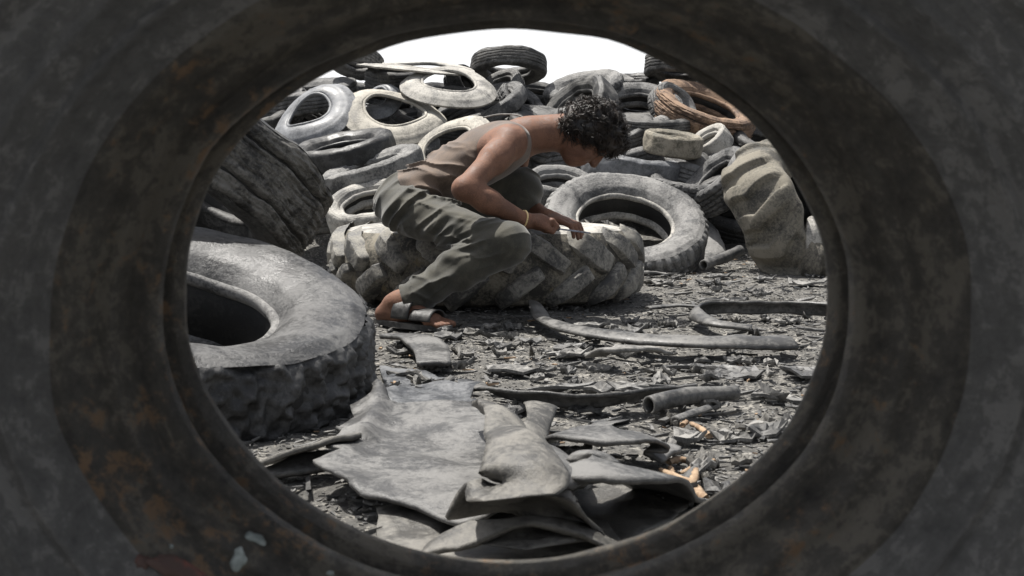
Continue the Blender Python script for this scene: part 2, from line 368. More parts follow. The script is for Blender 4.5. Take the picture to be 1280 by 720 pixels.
# --- the tyre right in front of the lens
def front_tyre():
    global OVINV
    c = Vector(((636 - 640) / F * 1.1, 1.045, .471)); n = Vector((0, -1, 0))
    Mx = axis_matrix(c, n); sx = .815
    # local x/y after track quat: find which local axis is vertical
    lx = (Mx.to_3x3() @ Vector((1, 0, 0))); ov = (sx, 1) if abs(lx.z) > .5 else (1, sx)
    OVINV = (1 / sx, 1, 0) if abs(lx.z) > .5 else (1, 1 / sx, 0)
    round_streaks(M['front'], 1, gr(.065, .02), gr(.175, .04), (.12, .09, .06), 1.04, None)
    round_streaks(M['frontin'], 1, gr(.022, .04), (.12, .108, .088), (.17, .11, .065), .925, None)
    t = tyre('huge dark worn tyre close to the lens, its oval opening framing the whole yard', .583, .296, .33, Mx, tread='shoulder', mat='front', N=300,
             oval=ov, lump=.006, seed=4, group='', bmat='frontin', lmat='frontin', wb=.10, beadw=4, bulge=1.32, rings=[(.10, .005), (.22, -.004), (.30, .006), (.36, -.003), (.52, .004), (.60, -.004), (.64, .006), (.80, .006), (.88, -.005), (.93, .005)])
    return t
ft = front_tyre()

# dried paint and chips stuck on the near sidewall
M['fleck_white'] = material('dried_white_paint', (.13, .15, .14), (.30, .33, .31), .5, .6, 30, .3)
M['fleck_red'] = material('dried_red_paint', (.06, .035, .028), (.15, .060, .045), .45, .8, 40, .6)
bpy.context.view_layer.update(); dg = bpy.context.evaluated_depsgraph_get()
for px, py, sx_, sy_, mm, lab in ((225, 712, 40, 17, 'fleck_red', 'brick-red smear'), (178, 703, 12, 9, 'fleck_red', 'small brick-red spot'), (319, 673, 15, 9, 'fleck_white', 'pale greenish white fleck'), (299, 698, 10, 14, 'fleck_white', None), (413, 716, 5, 4, 'fleck_white', None), (214, 684, 3, 3, 'fleck_white', None)):
    o3 = Vector((0, 0, CH)); d3 = (P(px, py, 1) - o3).normalized(); hit, loc, nrm, _, ho, _ = S.ray_cast(dg, o3, d3)
    if not hit: continue
    a_ = np.linspace(0, 2 * np.pi, 28, endpoint=False); rr_ = 1 + .35 * vnoise(np.stack([np.cos(a_) * 2 + px, np.sin(a_) * 2, a_ * 0], -1), px)
    k_ = loc.y / F; q = nrm.to_track_quat('Z', 'Y'); v = [(0, 0, .0025)]
    for f_, z_ in ((.6, .0022), (.9, .0012), (1.0, -.003)): v += [(sx_ * k_ * f_ * r_ * math.cos(t_), sy_ * k_ * f_ * r_ * math.sin(t_), z_) for t_, r_ in zip(a_, rr_)]
    xa = Vector((1, 0, 0)); xa = (xa - xa.dot(nrm) * nrm).normalized(); ya = nrm.cross(xa); Rm = Matrix((xa, ya, nrm)).transposed().to_4x4()
    n_ = 28; I_ = np.arange(1, 1 + 3 * n_).reshape(3, n_); J_ = np.roll(I_, -1, 1)
    o = ob('dried_paint', mesh_np('dried_paint', np.array(v), [np.array([(0, I_[0, i], J_[0, i]) for i in range(n_)]), np.stack([I_[:-1], I_[1:], J_[1:], J_[:-1]], -1).reshape(-1, 4)]), M[mm], ft)
    o.matrix_world = Matrix.Translation(loc) @ Rm
    if lab: o['label'] = lab

# --- the heap, from the nearest tyre to the skyline
T = []
T.append(face_tyre('big grey truck tyre lying in the left foreground, sidewall up, chunked lower tread', 203, 352, 284, .335, 8, .33, D=2.88, rr=.50, tread='chunk', mat='smooth', tmat='smooth', N=420, lump=.007, seed=3, bmat='light', group='large truck tyres lying around the yard'))
T.append(face_tyre('dark bark-like worn tyre slanting down beside the left edge of the opening', 216, 243, 178, .18, 33, .25, up=-1, D=3.7, rr=.55, tread='bark', mat='mid', tmat='bark', N=420, lump=.010, seed=8, group='large truck tyres lying around the yard'))
T.append(face_tyre('big pale truck tyre with notched shoulders, beyond the cutter\'s hands', 783, 267, 105, .55, 9, .25, D=6.25, rr=.56, tread='shoulder', mat='light', N=480, lump=.008, seed=5, bmat='pale', group='large truck tyres lying around the yard'))
for (x_, y_, z_, n_, R_, lb) in ((-1.42, 4.12, .13, (.02, .0, 1), .43, 'dark truck tyre lying flat under the bark-like worn tyre at the left edge'), (-1.62, 4.02, .37, (.16, -.04, 1), .42, 'dark truck tyre stacked on the flat one, carrying the bark-like worn tyre')):
    tyre(lb, R_, .22, .23, axis_matrix((x_, y_, z_), n_), tread='rib', mat='mid', N=140, seed=int(-x_ * 100), group='large truck tyres lying around the yard')
rows = [
 ('grey tyre lying under the big notched truck tyre, only its right rim showing', 815, 285, 98, .52, 20, .16, dict(D=6.75, mat='light', tread='block', N=260)),
 ('smooth blue-grey tyre lying flat right of the man\'s forelock', 795, 190, 66, .16, 10, .17, dict(mat='steel', tread='bald')),
 ('short olive-grey tyre band stacked under the brown tyre', 843, 168, 38, .12, 8, .12, dict(mat='band', tread='bald', D=7.35)),
 ('dark ribbed tyre seen edge-on behind the man\'s hair', 812, 146, 51, .10, 3, .12, dict(mat='mid', tread='rib')),
 ('light grey tyre with wide open hole above the man\'s hair', 797, 128, 57, .50, 2, .17, dict(mat='light', tread='bald', rr=.6)),
 ('brown mud-caked tyre at the upper right of the pile', 885, 126, 68, .30, 19, .19, dict(mat='brown', tread='bark', N=240, rr=.6)),
 ('black ribbed tyre crowning the pile against the sky', 636, 94, 48, .34, 0, .13, dict(up=-1, D=8.5, mat='mid', tread='rib', rr=.6)),
 ('grey smooth tyre leaning left of the rubbly tyre near the skyline', 708, 138, 62, .42, -48, .17, dict(mat='mid', tread='bald', rr=.62)),
 ('grey tyre with crumbly shoulder tilted behind the man\'s head', 728, 103, 52, .28, -12, .18, dict(mat='light', tmat='grey', tread='block', N=240)),
 ('small pale grooved tyre just below the crowning black tyre', 622, 102, 30, .42, -28, .12, dict(mat='light', tread='rib')),
 ('thin dark grey tyre slanting right of the white ring', 602, 126, 56, .26, -24, .10, dict(mat='grey', tread='bald', rr=.7)),
 ('speckled grey tyre end poking up at the left skyline', 440, 86, 36, .34, 18, .13, dict(D=8.4, mat='light', tread='block', N=220, up=-1)),
 ('long grey ribbed tyre lying along the left skyline', 380, 108, 66, .12, -9, .15, dict(mat='grey', tread='rib')),
 ('short black tyre under the pale strip on the skyline', 492, 88, 36, .12, 2, .15, dict(mat='mid', tread='rib', D=8.3)),
 ('black tyre lying in shade under the grey ring', 425, 176, 68, .16, -12, .20, dict(mat='dark', tread='bald', D=7.0)),
 ('grey rounded tyre slanting up towards the man\'s back', 462, 200, 66, .14, -18, .11, dict(mat='light', tread='bald', D=6.6)),
 ('pale tyre with oval hole just left of the man\'s hip', 460, 248, 56, .44, -12, .15, dict(mat='pale', tread='bald', D=6.15, rr=.62)),
 ('grey tyre half hidden below the man\'s chin', 700, 222, 44, .38, 5, .15, dict(mat='light', tread='bald', rr=.66, D=6.9)),
 ('worn grooved tyre wedged between the olive band and the crumpled tyre', 888, 215, 50, .30, -42, .17, dict(mat='grey', tread='block', N=220, D=7.0)),
 ('dark tyre on the right skyline beside the thin pole', 846, 96, 42, .22, 4, .14, dict(D=8.6, mat='mid', tread='rib', up=-1)),
 ('low black tyre on the skyline left of the pole', 790, 96, 34, .15, -3, .10, dict(D=8.8, mat='dark', tread='rib')),
 ('black tyre behind the pale ring at the far left', 318, 140, 44, .30, -10, .14, dict(mat='mid', tread='bald', D=8.0)),
 ('grey tyre standing on edge behind the brown tyre', 915, 128, 40, .5, -60, .14, dict(mat='grey', tread='rib', D=8.3)),
 ('dusty tyre half covered by the small pale grooved one', 655, 122, 32, .4, 35, .14, dict(mat='grey', tread='block', N=200, D=8.2)),
 ('black tyre visible through the hole of the white ring', 560, 118, 44, .35, 10, .16, dict(mat='dark', tread='rib', D=8.6)),
 ('grey ribbed tyre behind the beige ring on the left skyline', 470, 116, 46, .22, 12, .15, dict(mat='grey', tread='car', D=8.5)),
 ('dusty tyre standing on edge left of the crowning black tyre', 590, 104, 30, .45, 55, .13, dict(mat='mid', tread='car', N=220, D=8.6)),
 ('dark tyre lying below the white ring', 540, 146, 52, .18, 8, .15, dict(mat='dark', tread='rib', D=8.0)),
 ('ribbed grey tyre slanting under the smooth leaning tyre', 668, 158, 50, .25, -28, .15, dict(mat='grey', tread='car', N=220, D=7.9)),
 ('black tyre in the gap above the man\'s shoulder', 640, 150, 44, .30, 15, .15, dict(mat='dark', tread='rib', D=8.1)),
 ('pale ribbed tyre on the skyline between the rubbly tyre and the pole', 765, 98, 34, .28, 10, .13, dict(mat='light', tread='car', N=220, D=8.7)),
 ('dark tyre tilted under the light grey wide-holed tyre', 770, 158, 48, .30, -14, .15, dict(mat='mid', tread='rib', D=7.8)),
 ('dull grey tyre wedged left of the olive band', 850, 128, 34, .45, 50, .14, dict(mat='grey', tread='car', N=220, D=8.1)),
 ('ribbed grey tyre lying below the smooth blue-grey tyre', 860, 222, 50, .22, 8, .15, dict(mat='grey', tread='car', N=220, D=7.1)),
 ('dark tyre at the left edge under the grey tilted ring', 352, 192, 60, .30, 12, .18, dict(mat='mid', tread='rib', D=7.2)),
 ('grey tyre tilted against the left skyline end', 345, 128, 40, .38, -35, .14, dict(mat='grey', tread='car', N=220, D=8.2)),
 ('mid grey tyre lying between the black shaded tyre and the beige ring', 500, 178, 50, .30, -6, .15, dict(mat='grey', tread='rib', D=7.4)),
 ('dark tyre squeezed behind the tractor tyre at the left', 415, 235, 60, .28, -15, .17, dict(mat='mid', tread='rib', D=6.5)),
 ('small ribbed tyre peeping above the brown tyre', 905, 104, 34, .3, 14, .13, dict(mat='mid', tread='car', N=220, D=8.6)),
 ('dark ribbed tyre in the dip of the skyline right of the crowning tyre', 676, 112, 36, .28, 10, .15, dict(mat='mid', tread='car', N=220, D=8.7)),
 ('black tyre seen through the light grey wide-holed tyre', 800, 128, 44, .30, 5, .2, dict(mat='dark', tread='rib', D=8.9)),
 ('low dusty tyre closing the skyline above the rubbly tyre', 735, 96, 36, .22, -8, .14, dict(mat='grey', tread='rib', D=9.0)),
 ('black tyre closing the pile at its upper right end', 962, 172, 50, .35, 20, .2, dict(mat='mid', tread='rib', D=7.9)),
 ('brownish tyre with zigzag blocks behind the crumpled tyre', 1012, 258, 46, .30, 60, .22, dict(mat='brown', tmat='band', tread='block', N=240, D=6.9)),
 ('light grey tyre wall below the brown tyre, right of the band', 880, 172, 30, .35, -35, .12, dict(mat='pale', tread='bald', D=7.6)),
]
for (lab, px, py, a, ra, ph, w, kw) in rows:
    kw = dict(kw); kw.setdefault('D', depth(py)); T.append(face_tyre(lab, px, py, a, ra, ph, w, **kw))

ring('chalky white cut ring lying near the skyline above the man\'s back', 561, 110, 61, .38, 5, mat='pale', seed=1, D=7.8, warp=.008)
ring('smooth grey cut ring tilted on edge at the left of the pile', 391, 148, 60, .50, -34, mat='steel', seed=2, D=7.5, rr=.52, dish=.06)
ring('wide beige cut ring lying between the grey and white rings', 493, 146, 68, .47, 8, mat='beige', seed=3, D=7.5, rr=.6)
ring('beige cut ring half hidden behind the man\'s back', 566, 190, 60, .62, -40, mat='beige', seed=5, D=7.0, rr=.6)
ring('long pale flat ring seen edge-on along the skyline', 520, 84, 74, .07, 3, mat='pale', seed=6, D=8.2, dish=.01, warp=.012)
ring('small grey ring lying inside the beige ring', 470, 130, 34, .5, -20, mat='steel', seed=7, D=7.8)

ring('pale cut ring end standing at the foot of the crumpled tyre, right edge', 1026, 306, 38, .40, 68, mat='pale', seed=9, D=6.0, rr=.5)
# fillers in the dark gaps of the heap
marks = [(561, 110, 'the chalky white ring'), (391, 147, 'the tilted grey ring'), (493, 146, 'the wide beige ring'), (636, 90, 'the crowning black tyre'), (783, 270, 'the big notched truck tyre'), (797, 128, 'the man\'s hair'),
         (885, 126, 'the brown tyre'), (843, 170, 'the olive-grey band'), (708, 135, 'the smooth leaning tyre'), (640, 170, 'the man\'s shoulder'), (425, 176, 'the black shaded tyre'), (460, 248, 'the man\'s hip'), (795, 190, 'the smooth blue-grey tyre'),
         (846, 96, 'the tyre beside the pole'), (700, 222, 'the man\'s chin'), (962, 172, 'the upper right end tyre'), (888, 215, 'the worn wedged tyre'), (380, 108, 'the long grey skyline tyre'), (1000, 260, 'the crumpled tyre'), (260, 230, 'the bark-like worn tyre')]
tone = {'mid': 'dusty black', 'dark': 'plain black', 'grey': 'dull grey'}
for i in range(84):
    x = -2.6 + 5.2 * ((i * .618) % 1); y = 6.9 + 2.6 * ((i * .381) % 1)
    if x > 1.3 and y < 7.4: continue
    z = float(mound(x, y)) + (.04 if i % 2 else .16) * float(sstep(6.9, 7.6, y)) + .05
    n = Vector((random.uniform(-.6, .6), random.uniform(-.7, .2), 1)); mt = random.choice(['mid', 'dark', 'grey'])
    qx, qy = 640 + x / y * F, HOR - (z - CH) / y * F; mk = min(marks, key=lambda m_: (m_[0] - qx) ** 2 + (m_[1] - qy) ** 2)[2]
    tyre('%s tyre buried in the heap in the shade behind %s' % (tone[mt], mk), random.uniform(.28, .36), .18, random.uniform(.15, .2), axis_matrix((x, y, z), n), tread='rib',
         mat=mt, N=72, seed=i + 40, group='%s tyres buried behind %s' % (tone[mt], mk), oval=(1, random.uniform(.85, 1)))

# --- tractor tyre lying flat under the man
def tractor():
    Rc, w, r = .625, .275, .36
    Mx = Matrix.Translation((-.107, 5.02, .150)) @ Matrix.Rotation(R(-1.2), 4, 'X')
    root = empty('tractor_tyre', Mx); tag(root, 'mud-caked tractor tyre lying flat with chevron lugs, the man crouched over it', 'tractor tyre')
    def post(V):
        q = V * 4; n = np.stack([fbm(q, 3, 1), fbm(q, 3, 2), fbm(q, 3, 3)], -1); V = V + n * .005
        return V
    wt = w * .95; x = np.linspace(-wt / 2, wt / 2, 30)
    tr = np.stack([Rc - .045 * np.abs(2 * x / wt) ** 2.6, x], -1)
    side = bez((Rc - .045, wt / 2), (Rc - .10, w / 2 * 1.12), (r + .08, w / 2 * 1.16), (r, w * .40), 24)
    flip = lambda p: np.stack([p[::-1, 0], -p[::-1, 1]], -1)
    ob('tread', mesh_np('tread', *revolve(tr, 260, None, post)), M['tractor'], root)
    for pr, mm in ((side, 'pale'), (flip(side), 'tractor')): ob('sidewall', mesh_np('sidewall', *revolve(pr, 200, None, post)), M[mm], root)  # upper sidewall paler than the lower: its sunlit look is put into the colour
    lin = bez((r, w * .36), (r + .06, w / 2), (Rc - .05, w / 2), (Rc - .04, 0), 12)
    ob('inner_liner', mesh_np('inner_liner', *revolve(np.concatenate([lin, flip(lin)]), 120, None, post)), M['liner'], root)
    n = 19
    for row in (1, -1):
        for i in range(n):
            t0 = 2 * np.pi * (i + (.5 if row < 0 else 0)) / n
            # lug: from shoulder to just past the centre, tip leaning towards +theta
            ns = 16; s = np.linspace(0, 1, ns)
            zc = row * (w * .47 * (1 - s) + .004 * s); tc = t0 + .27 * s ** 1.1
            jit = rng.normal(0, .0025, (ns,))
            hw = (.027 + .008 * np.sin(s * np.pi)) * (1 + .12 * rng.normal()); hw = hw + jit * .5
            hgt = .038 * np.clip(np.minimum(s * 4.5 + .12, (1 - s) * 9 + .35), 0, 1) * (1 + .1 * rng.normal())
            base = np.interp(np.abs(zc), [0, wt / 2 * .6, wt / 2, w * .56], [Rc, Rc - .012, Rc - .045, Rc - .065])
            rows_ = []
            dt = np.gradient(tc) * Rc; dz = np.gradient(zc); L = np.hypot(dt, dz); nt_, nz_ = -dz / L, dt / L
            for (off, hh) in ((-1.4, -.012), (-1.12, .15), (-.92, .96), (-.86, .99), (-.4, 1.0), (.1, 1.01), (.5, 1.0), (.86, .99), (.92, .96), (1.12, .15), (1.4, -.012)):
                h = hgt * hh if hh > 0 else np.full(ns, hh)
                h = h + .001 * rng.normal(size=ns) * (hh > 0)
                tt = tc + nt_ * off * hw / Rc; zz = zc + nz_ * off * hw; rr_ = base + h
                rows_.append(np.stack([rr_ * np.cos(tt), rr_ * np.sin(tt), zz], -1))
            V = np.stack(rows_, 1); V = post(V); I = np.arange(V.shape[0] * V.shape[1]).reshape(V.shape[:2])
            Q = np.stack([I[:-1, :-1], I[1:, :-1], I[1:, 1:], I[:-1, 1:]], -1).reshape(-1, 4)
            caps = [I[0], I[-1][::-1]]
            me = mesh_np('lug', V.reshape(-1, 3), [Q] + [np.array([c_]) for c_ in caps])
            ob('lug', me, M['lug'], root)
tractor()

# --- crumpled tractor tyre at the right
def crumpled():
    c, n, Rr = pose(1006, 262, 110, .36, 62, 1, 6.2)
    if n.x < 0: n = n - 2 * n.x * Vector((1, 0, 0))
    w = .30; r = Rr * .52
    root = empty('tractor_tyre', axis_matrix(c - n * w * .5 + Vector((.10, 0, 0)), n, 0)); tag(root, 'crumpled beige tractor tyre slumped on its side at the right of the pile', 'tractor tyre')
    def post(V):
        T_ = np.arctan2(V[..., 1], V[..., 0]); q = V * 3
        wob = fbm(q, 2, 31)
        ph_ = T_ * 17 + np.abs(V[..., 2] + .01) * 16 + 2.2 * wob
        f = sstep(-.15, .35, np.sin(ph_)) * sstep(.17, .12, np.abs(V[..., 2])) * (.7 + .4 * vnoise(q * 1.6 + 9, 36)) * (np.hypot(V[..., 0], V[..., 1]) > r * 1.25)
        rad = 1 + .13 * f + .05 * wob - .05 * sstep(.1, .7, np.sin(T_ * 4 + 1 + wob * 2))
        V = V.copy(); V[..., :2] *= rad[..., None]
        V[..., 2] += .05 * fbm(q + 4, 3, 33) + .025 * np.sin(T_ * 5)
        return V
    wt = w * .85; x = np.linspace(-wt / 2, wt / 2, 60)
    tr = np.stack([Rr - .05 * np.abs(2 * x / wt) ** 2.2, x], -1)
    side = bez((Rr - .05, wt / 2), (Rr - .06, w / 2 * 1.25), (r + .08, w / 2 * 1.2), (r, w * .34), 22)
    flip = lambda p: np.stack([p[::-1, 0], -p[::-1, 1]], -1)
    ob('tread', mesh_np('tread', *revolve(tr, 420, None, post)), M['crump'], root)
    for pr in (side, flip(side)): ob('sidewall', mesh_np('sidewall', *revolve(pr, 260, None, post)), M['crump'], root)
    lin = bez((r, w * .34), (r + .06, w * .42), (Rr - .06, w * .4), (Rr - .05, 0), 12)
    ob('inner_liner', mesh_np('inner_liner', *revolve(np.concatenate([lin, flip(lin)]), 160, None, post)), M['liner'], root)
crumpled()

# ------------------------------------------------------------------ strips, sheets and scraps
def catmull(pts, n):
    p = np.array(pts, float); p = np.vstack([2 * p[0] - p[1], p, 2 * p[-1] - p[-2]]); m = len(p) - 3; out = []
    for t in np.linspace(0, m - 1e-6, n):
        i = int(t); f = t - i; a, b, c, d = p[i:i + 4]
        out.append(.5 * ((2 * b) + (c - a) * f + (2 * a - 5 * b + 4 * c - d) * f * f + (3 * b - a - 3 * c + d) * f ** 3))
    return np.array(out)
def ribbon(pts, n=60, arch=.0, th=.008, nc=9, tube=False, noise=.002, seed=0):
    """pts rows: x,y,z,width,roll(deg).  arch = curl of the cross-section in radians (total)"""
    q = catmull(pts, n); c = q[:, :3]; wd = q[:, 3]; roll = np.radians(q[:, 4])
    tg = np.gradient(c, axis=0); tg /= np.linalg.norm(tg, axis=1)[:, None]
    up = np.array([0, 0, 1.]); sd_ = np.cross(tg, up); sd_ /= np.linalg.norm(sd_, axis=1)[:, None] + 1e-9; u2 = np.cross(sd_, tg)
    s = np.cos(roll)[:, None] * sd_ + np.sin(roll)[:, None] * u2; u = -np.sin(roll)[:, None] * sd_ + np.cos(roll)[:, None] * u2
    def layer(off):
        out = []
        for a in np.linspace(-.5, .5, nc):
            if arch: Rr = wd / arch; an = a * arch; xs = (Rr + off) * np.sin(an); zs = (Rr + off) * np.cos(an) - Rr * math.cos(arch / 2)
            else: xs = wd * a; zs = np.full_like(wd, off)
            out.append(c + s * xs[:, None] + u * zs[:, None])
        return np.stack(out, 1)
    A = layer(th / 2); B = layer(-th / 2)
    V = np.concatenate([A, B[:, ::-1]], 1); m = V.shape[1]
    V = V + noise * fbm(V * 12 + seed, 3, seed)[..., None] * np.array([.4, .4, 1]) * 1.5
    I = np.arange(n * m).reshape(n, m); J = np.roll(I, -1, 1)
    Q = np.stack([I[:-1], I[1:], J[1:], J[:-1]], -1).reshape(-1, 4)
    k = nc
    capA = np.stack([I[0, :k - 1], I[0, 1:k], I[0, ::-1][:k][1:], I[0, ::-1][:k][:-1]], -1)
    capB = np.stack([I[-1, 1:k], I[-1, :k - 1], I[-1, ::-1][:k][:-1], I[-1, ::-1][:k][1:]], -1)
    return V.reshape(-1, 3), [Q, capA, capB]
def strip(name, label, cat, pix, mat, group=None, **kw):
    pts = [(*G(px, py, z), w, ro) for (px, py, z, w, ro) in pix]
    o0 = np.array(pts)[0, :3]; P_ = np.array(pts); P_[:, :3] -= o0
    V, Q = ribbon(P_, **kw); o = ob(name, mesh_np(name, V, Q), M[mat]); o.location = o0
    return tag(o, label, cat, group)

GS = 'long strips cut from tyres lying on the ground'
strip('rubber_strip', 'long ridged grey strip curving away from the tractor tyre\'s foot', 'rubber strip',
      [(670, 382, .05, .07, 30), (682, 402, .035, .09, 20), (715, 414, .03, .10, 8), (780, 424, .03, .10, 0), (860, 430, .03, .11, 0), (930, 432, .025, .14, 0), (985, 432, .02, .15, 0)], 'strip', GS, n=90, arch=1.5, th=.010)
strip('rubber_strip', 'hairpin tyre strip looping back at the right edge of the yard', 'rubber strip',
      [(940, 411, .02, .06, 0), (895, 406, .03, .055, 10), (869, 394, .04, .055, 40), (880, 386, .045, .055, 60), (930, 385, .045, .055, 62), (990, 385, .045, .055, 65), (1055, 389, .045, .055, 60)], 'strip', GS, n=90, arch=1.5, th=.010)
strip('rubber_strip', 'thin dark strip running behind the hairpin strip', 'rubber strip',
      [(810, 385, .02, .04, 0), (850, 383, .02, .04, 10), (900, 386, .02, .04, 0)], 'scrapd', GS, n=30, arch=1.2)
strip('rubber_strip', 'long dark trough-shaped strip across the middle ground', 'rubber strip',
      [(590, 482, .03, .05, -20), (620, 492, .03, .055, 30), (680, 500, .03, .06, 40), (750, 501, .03, .06, 40), (810, 494, .03, .05, 35), (866, 486, .03, .045, 30)], 'strip', GS, n=80, arch=1.3, th=.008)
strip('rubber_tube', 'short dark grey split rubber tube right of the trough-shaped strip', 'rubber tube',
      [(812, 515, .012, .10, 0), (840, 508, .015, .10, 0), (880, 501, .015, .09, 0), (920, 498, .012, .08, 0)], 'strip', None, n=50, arch=5.6, th=.006, nc=18)
strip('rubber_strip', 'small grey stick-like strip below the split tube', 'rubber strip',
      [(845, 524, .02, .025, 0), (865, 518, .02, .025, 0), (885, 514, .02, .025, 0)], 'strip', GS, n=20, arch=2)
strip('rubber_strip', 'curved flat grey piece beside the man\'s sandal', 'rubber strip',
      [(482, 419, .03, .05, 0), (515, 422, .035, .09, 0), (538, 436, .03, .10, 0), (542, 456, .03, .09, 0)], 'sheet', GS, n=40, arch=.25, th=.012)
strip('rubber_strip', 'pale wedge strip jutting from under the left foreground tyre', 'rubber strip',
      [(325, 580, .03, .06, 10), (370, 566, .05, .09, 20), (410, 554, .06, .07, 20), (445, 545, .06, .03, 10)], 'sheet2', GS, n=40, arch=.4, th=.010)
strip('rubber_strip', 'lower dark strip beside the pale wedge strip', 'rubber strip',
      [(335, 590, .02, .05, 0), (380, 580, .03, .06, -15), (430, 572, .03, .05, -10)], 'strip', GS, n=40, arch=.4, th=.010)

def sheet(name, label, cat, outline, zf, mat, th=.007, step=.022, group=None, kind=None, world=False, jag=.006, seed=0):
    """flat sheet cut to an outline (photo pixels on the ground, or metres), draped by zf"""
    o = np.array([tuple(G(px, py, .02).xy) for px, py in outline]) if not world else np.array(outline, float)
    cen = o.mean(0); o = o - cen
    # resample the edge
    e = []
    for i in range(len(o)):
        a, b = o[i], o[(i + 1) % len(o)]; m = max(1, int(np.linalg.norm(b - a) / step))
        for t in range(m): e.append(a + (b - a) * t / m)
    e = np.array(e); e = e + jag * np.stack([vnoise(np.c_[e * 30, e[:, :1] * 0], seed), vnoise(np.c_[e * 30, e[:, :1] * 0 + 5], seed + 1)], -1)
    lo, hi = e.min(0), e.max(0)
    gx, gy = np.meshgrid(np.arange(lo[0], hi[0], step), np.arange(lo[1], hi[1], step)); g = np.stack([gx.ravel(), gy.ravel()], -1)
    g[:, 0] += (np.floor((g[:, 1] - lo[1]) / step).astype(int) % 2) * step * .5
    # inside test + distance from the edge
    x1, y1 = e[:, 0], e[:, 1]; x2, y2 = np.roll(x1, -1), np.roll(y1, -1)
    ins = (((y1[None] > g[:, 1:]) != (y2[None] > g[:, 1:])) & (g[:, :1] < (x2 - x1)[None] * (g[:, 1:] - y1[None]) / ((y2 - y1)[None] + 1e-12) + x1[None])).sum(1) % 2 == 1
    g = g[ins]
    if len(g): g = g[np.min(np.linalg.norm(g[:, None] - e[None], axis=2), 1) > step * .5]
    pts = [Vector(p) for p in np.vstack([e, g])]
    ne = len(e)
    vo, _, fo, *_ = delaunay_2d_cdt(pts, [], [list(range(ne))], 1, 1e-6)
    v2 = np.array([tuple(v) for v in vo]); f = np.array([x_ for x_ in fo if len(x_) == 3])
    z = zf(v2[:, 0], v2[:, 1])
    top = np.c_[v2, z]; n = len(top)
    dx = (zf(v2[:, 0] + .004, v2[:, 1]) - z) / .004; dy = (zf(v2[:, 0], v2[:, 1] + .004) - z) / .004
    nr = np.stack([-dx, -dy, np.ones(n)], -1); nr /= np.linalg.norm(nr, axis=1)[:, None]
    bot = top - nr * th
    ed = {}
    for a, b, c in f:
        for u, w_ in ((a, b), (b, c), (c, a)): ed[(u, w_)] = 1
    rim = np.array([(u, u + n, w_ + n, w_) for (u, w_) in ed if (w_, u) not in ed])
    me = mesh_np(name, np.vstack([top, bot]), [f, f[:, ::-1] + n, rim])
    ob_ = ob(name, me, M[mat]); gz = float(ground_h(cen[0], cen[1])); ob_.location = (cen[0], cen[1], gz)
    return tag(ob_, label, cat, group, kind)
def soft(amp, sc, seed, base=.03, extra=None):
    def zf(x, y):
        p = np.stack([x * sc, y * sc, x * 0 + seed], -1)
        z = base + amp * fbm(p, 3, seed) + amp * .35 * np.abs(fbm(p * 2.7, 3, seed + 2))
        if extra is not None: z = z + extra(x, y)
        return np.maximum(z, .012)
    return zf
GB = 'big rubber sheets heaped in the foreground'
sheet('rubber_sheet', 'flat olive sheet along the bottom rim of the opening', 'rubber sheet',
      [(470, 640), (540, 625), (640, 600), (700, 600), (770, 590), (835, 600), (868, 625), (830, 665), (760, 705), (640, 720), (520, 715), (470, 680)], soft(.014, 5, 3, .025), 'sheet2', group=GB, seed=2, step=.018)
sheet('rubber_sheet', 'widest grey rubber sheet with ragged left edge in the foreground', 'rubber sheet',
      [(393, 603), (428, 590), (408, 585), (428, 566), (420, 556), (440, 538), (438, 524), (462, 520), (470, 508), (490, 524), (520, 520), (560, 520), (600, 524), (628, 545), (640, 565), (634, 590), (640, 610), (632, 650), (600, 668), (575, 672), (520, 657), (450, 640)],
      soft(.016, 4.5, 11, .055, lambda x, y: .035 * np.clip((-x - .12) / .2, 0, 1) ** 1.5 + .02 * np.exp(-((x + .1) / .03) ** 2) * (y > 0)), 'sheet', group=GB, seed=5, step=.016)
sheet('rubber_sheet', 'dark bluish sheet behind the widest sheet, beside the left tyre', 'rubber sheet',
      [(478, 500), (500, 490), (540, 484), (572, 490), (600, 486), (588, 500), (600, 512), (560, 516), (520, 530), (478, 522), (488, 510)], soft(.016, 8, 8, .03), 'steeld', group=GB, seed=6)
sheet('rubber_sheet', 'dark tapering sheet between the curved piece and the bluish sheet', 'rubber sheet',
      [(476, 456), (500, 460), (540, 466), (590, 470), (604, 476), (560, 484), (520, 480), (480, 478)], soft(.012, 9, 9, .02), 'steeld', group=GB, seed=7)
# S-shaped and arched scraps: wide ribbons
strip('rubber_scrap', 'wavy S-shaped grey scrap right of the folded piece', 'rubber scrap',
      [(690, 552, .04, .16, 0), (720, 540, .07, .17, 0), (765, 540, .085, .17, 0), (805, 555, .05, .15, 0), (840, 572, .03, .11, 0)], 'sheet', GB, n=60, arch=.3, th=.008, noise=.004, nc=13)
strip('rubber_scrap', 'arched grey scrap standing up over its dark hollow', 'rubber scrap',
      [(672, 640, .02, .16, 0), (690, 608, .06, .17, 0), (720, 585, .12, .17, 0), (765, 585, .12, .18, 0), (805, 608, .06, .18, 0), (850, 618, .02, .12, 0)], 'sheet', GB, n=80, arch=.25, th=.008, noise=.004, nc=13)
strip('rubber_scrap', 'folded grey scrap with raised tongue in the middle foreground', 'rubber scrap',
      [(598, 505, .10, .03, 40), (622, 520, .12, .09, 35), (645, 550, .14, .11, 20), (655, 585, .15, .13, 0), (652, 620, .12, .17, -10), (655, 660, .06, .26, 0), (660, 700, .03, .34, 0)], 'sheet2', GB, n=80, arch=1.4, th=.008, noise=.007, nc=15)
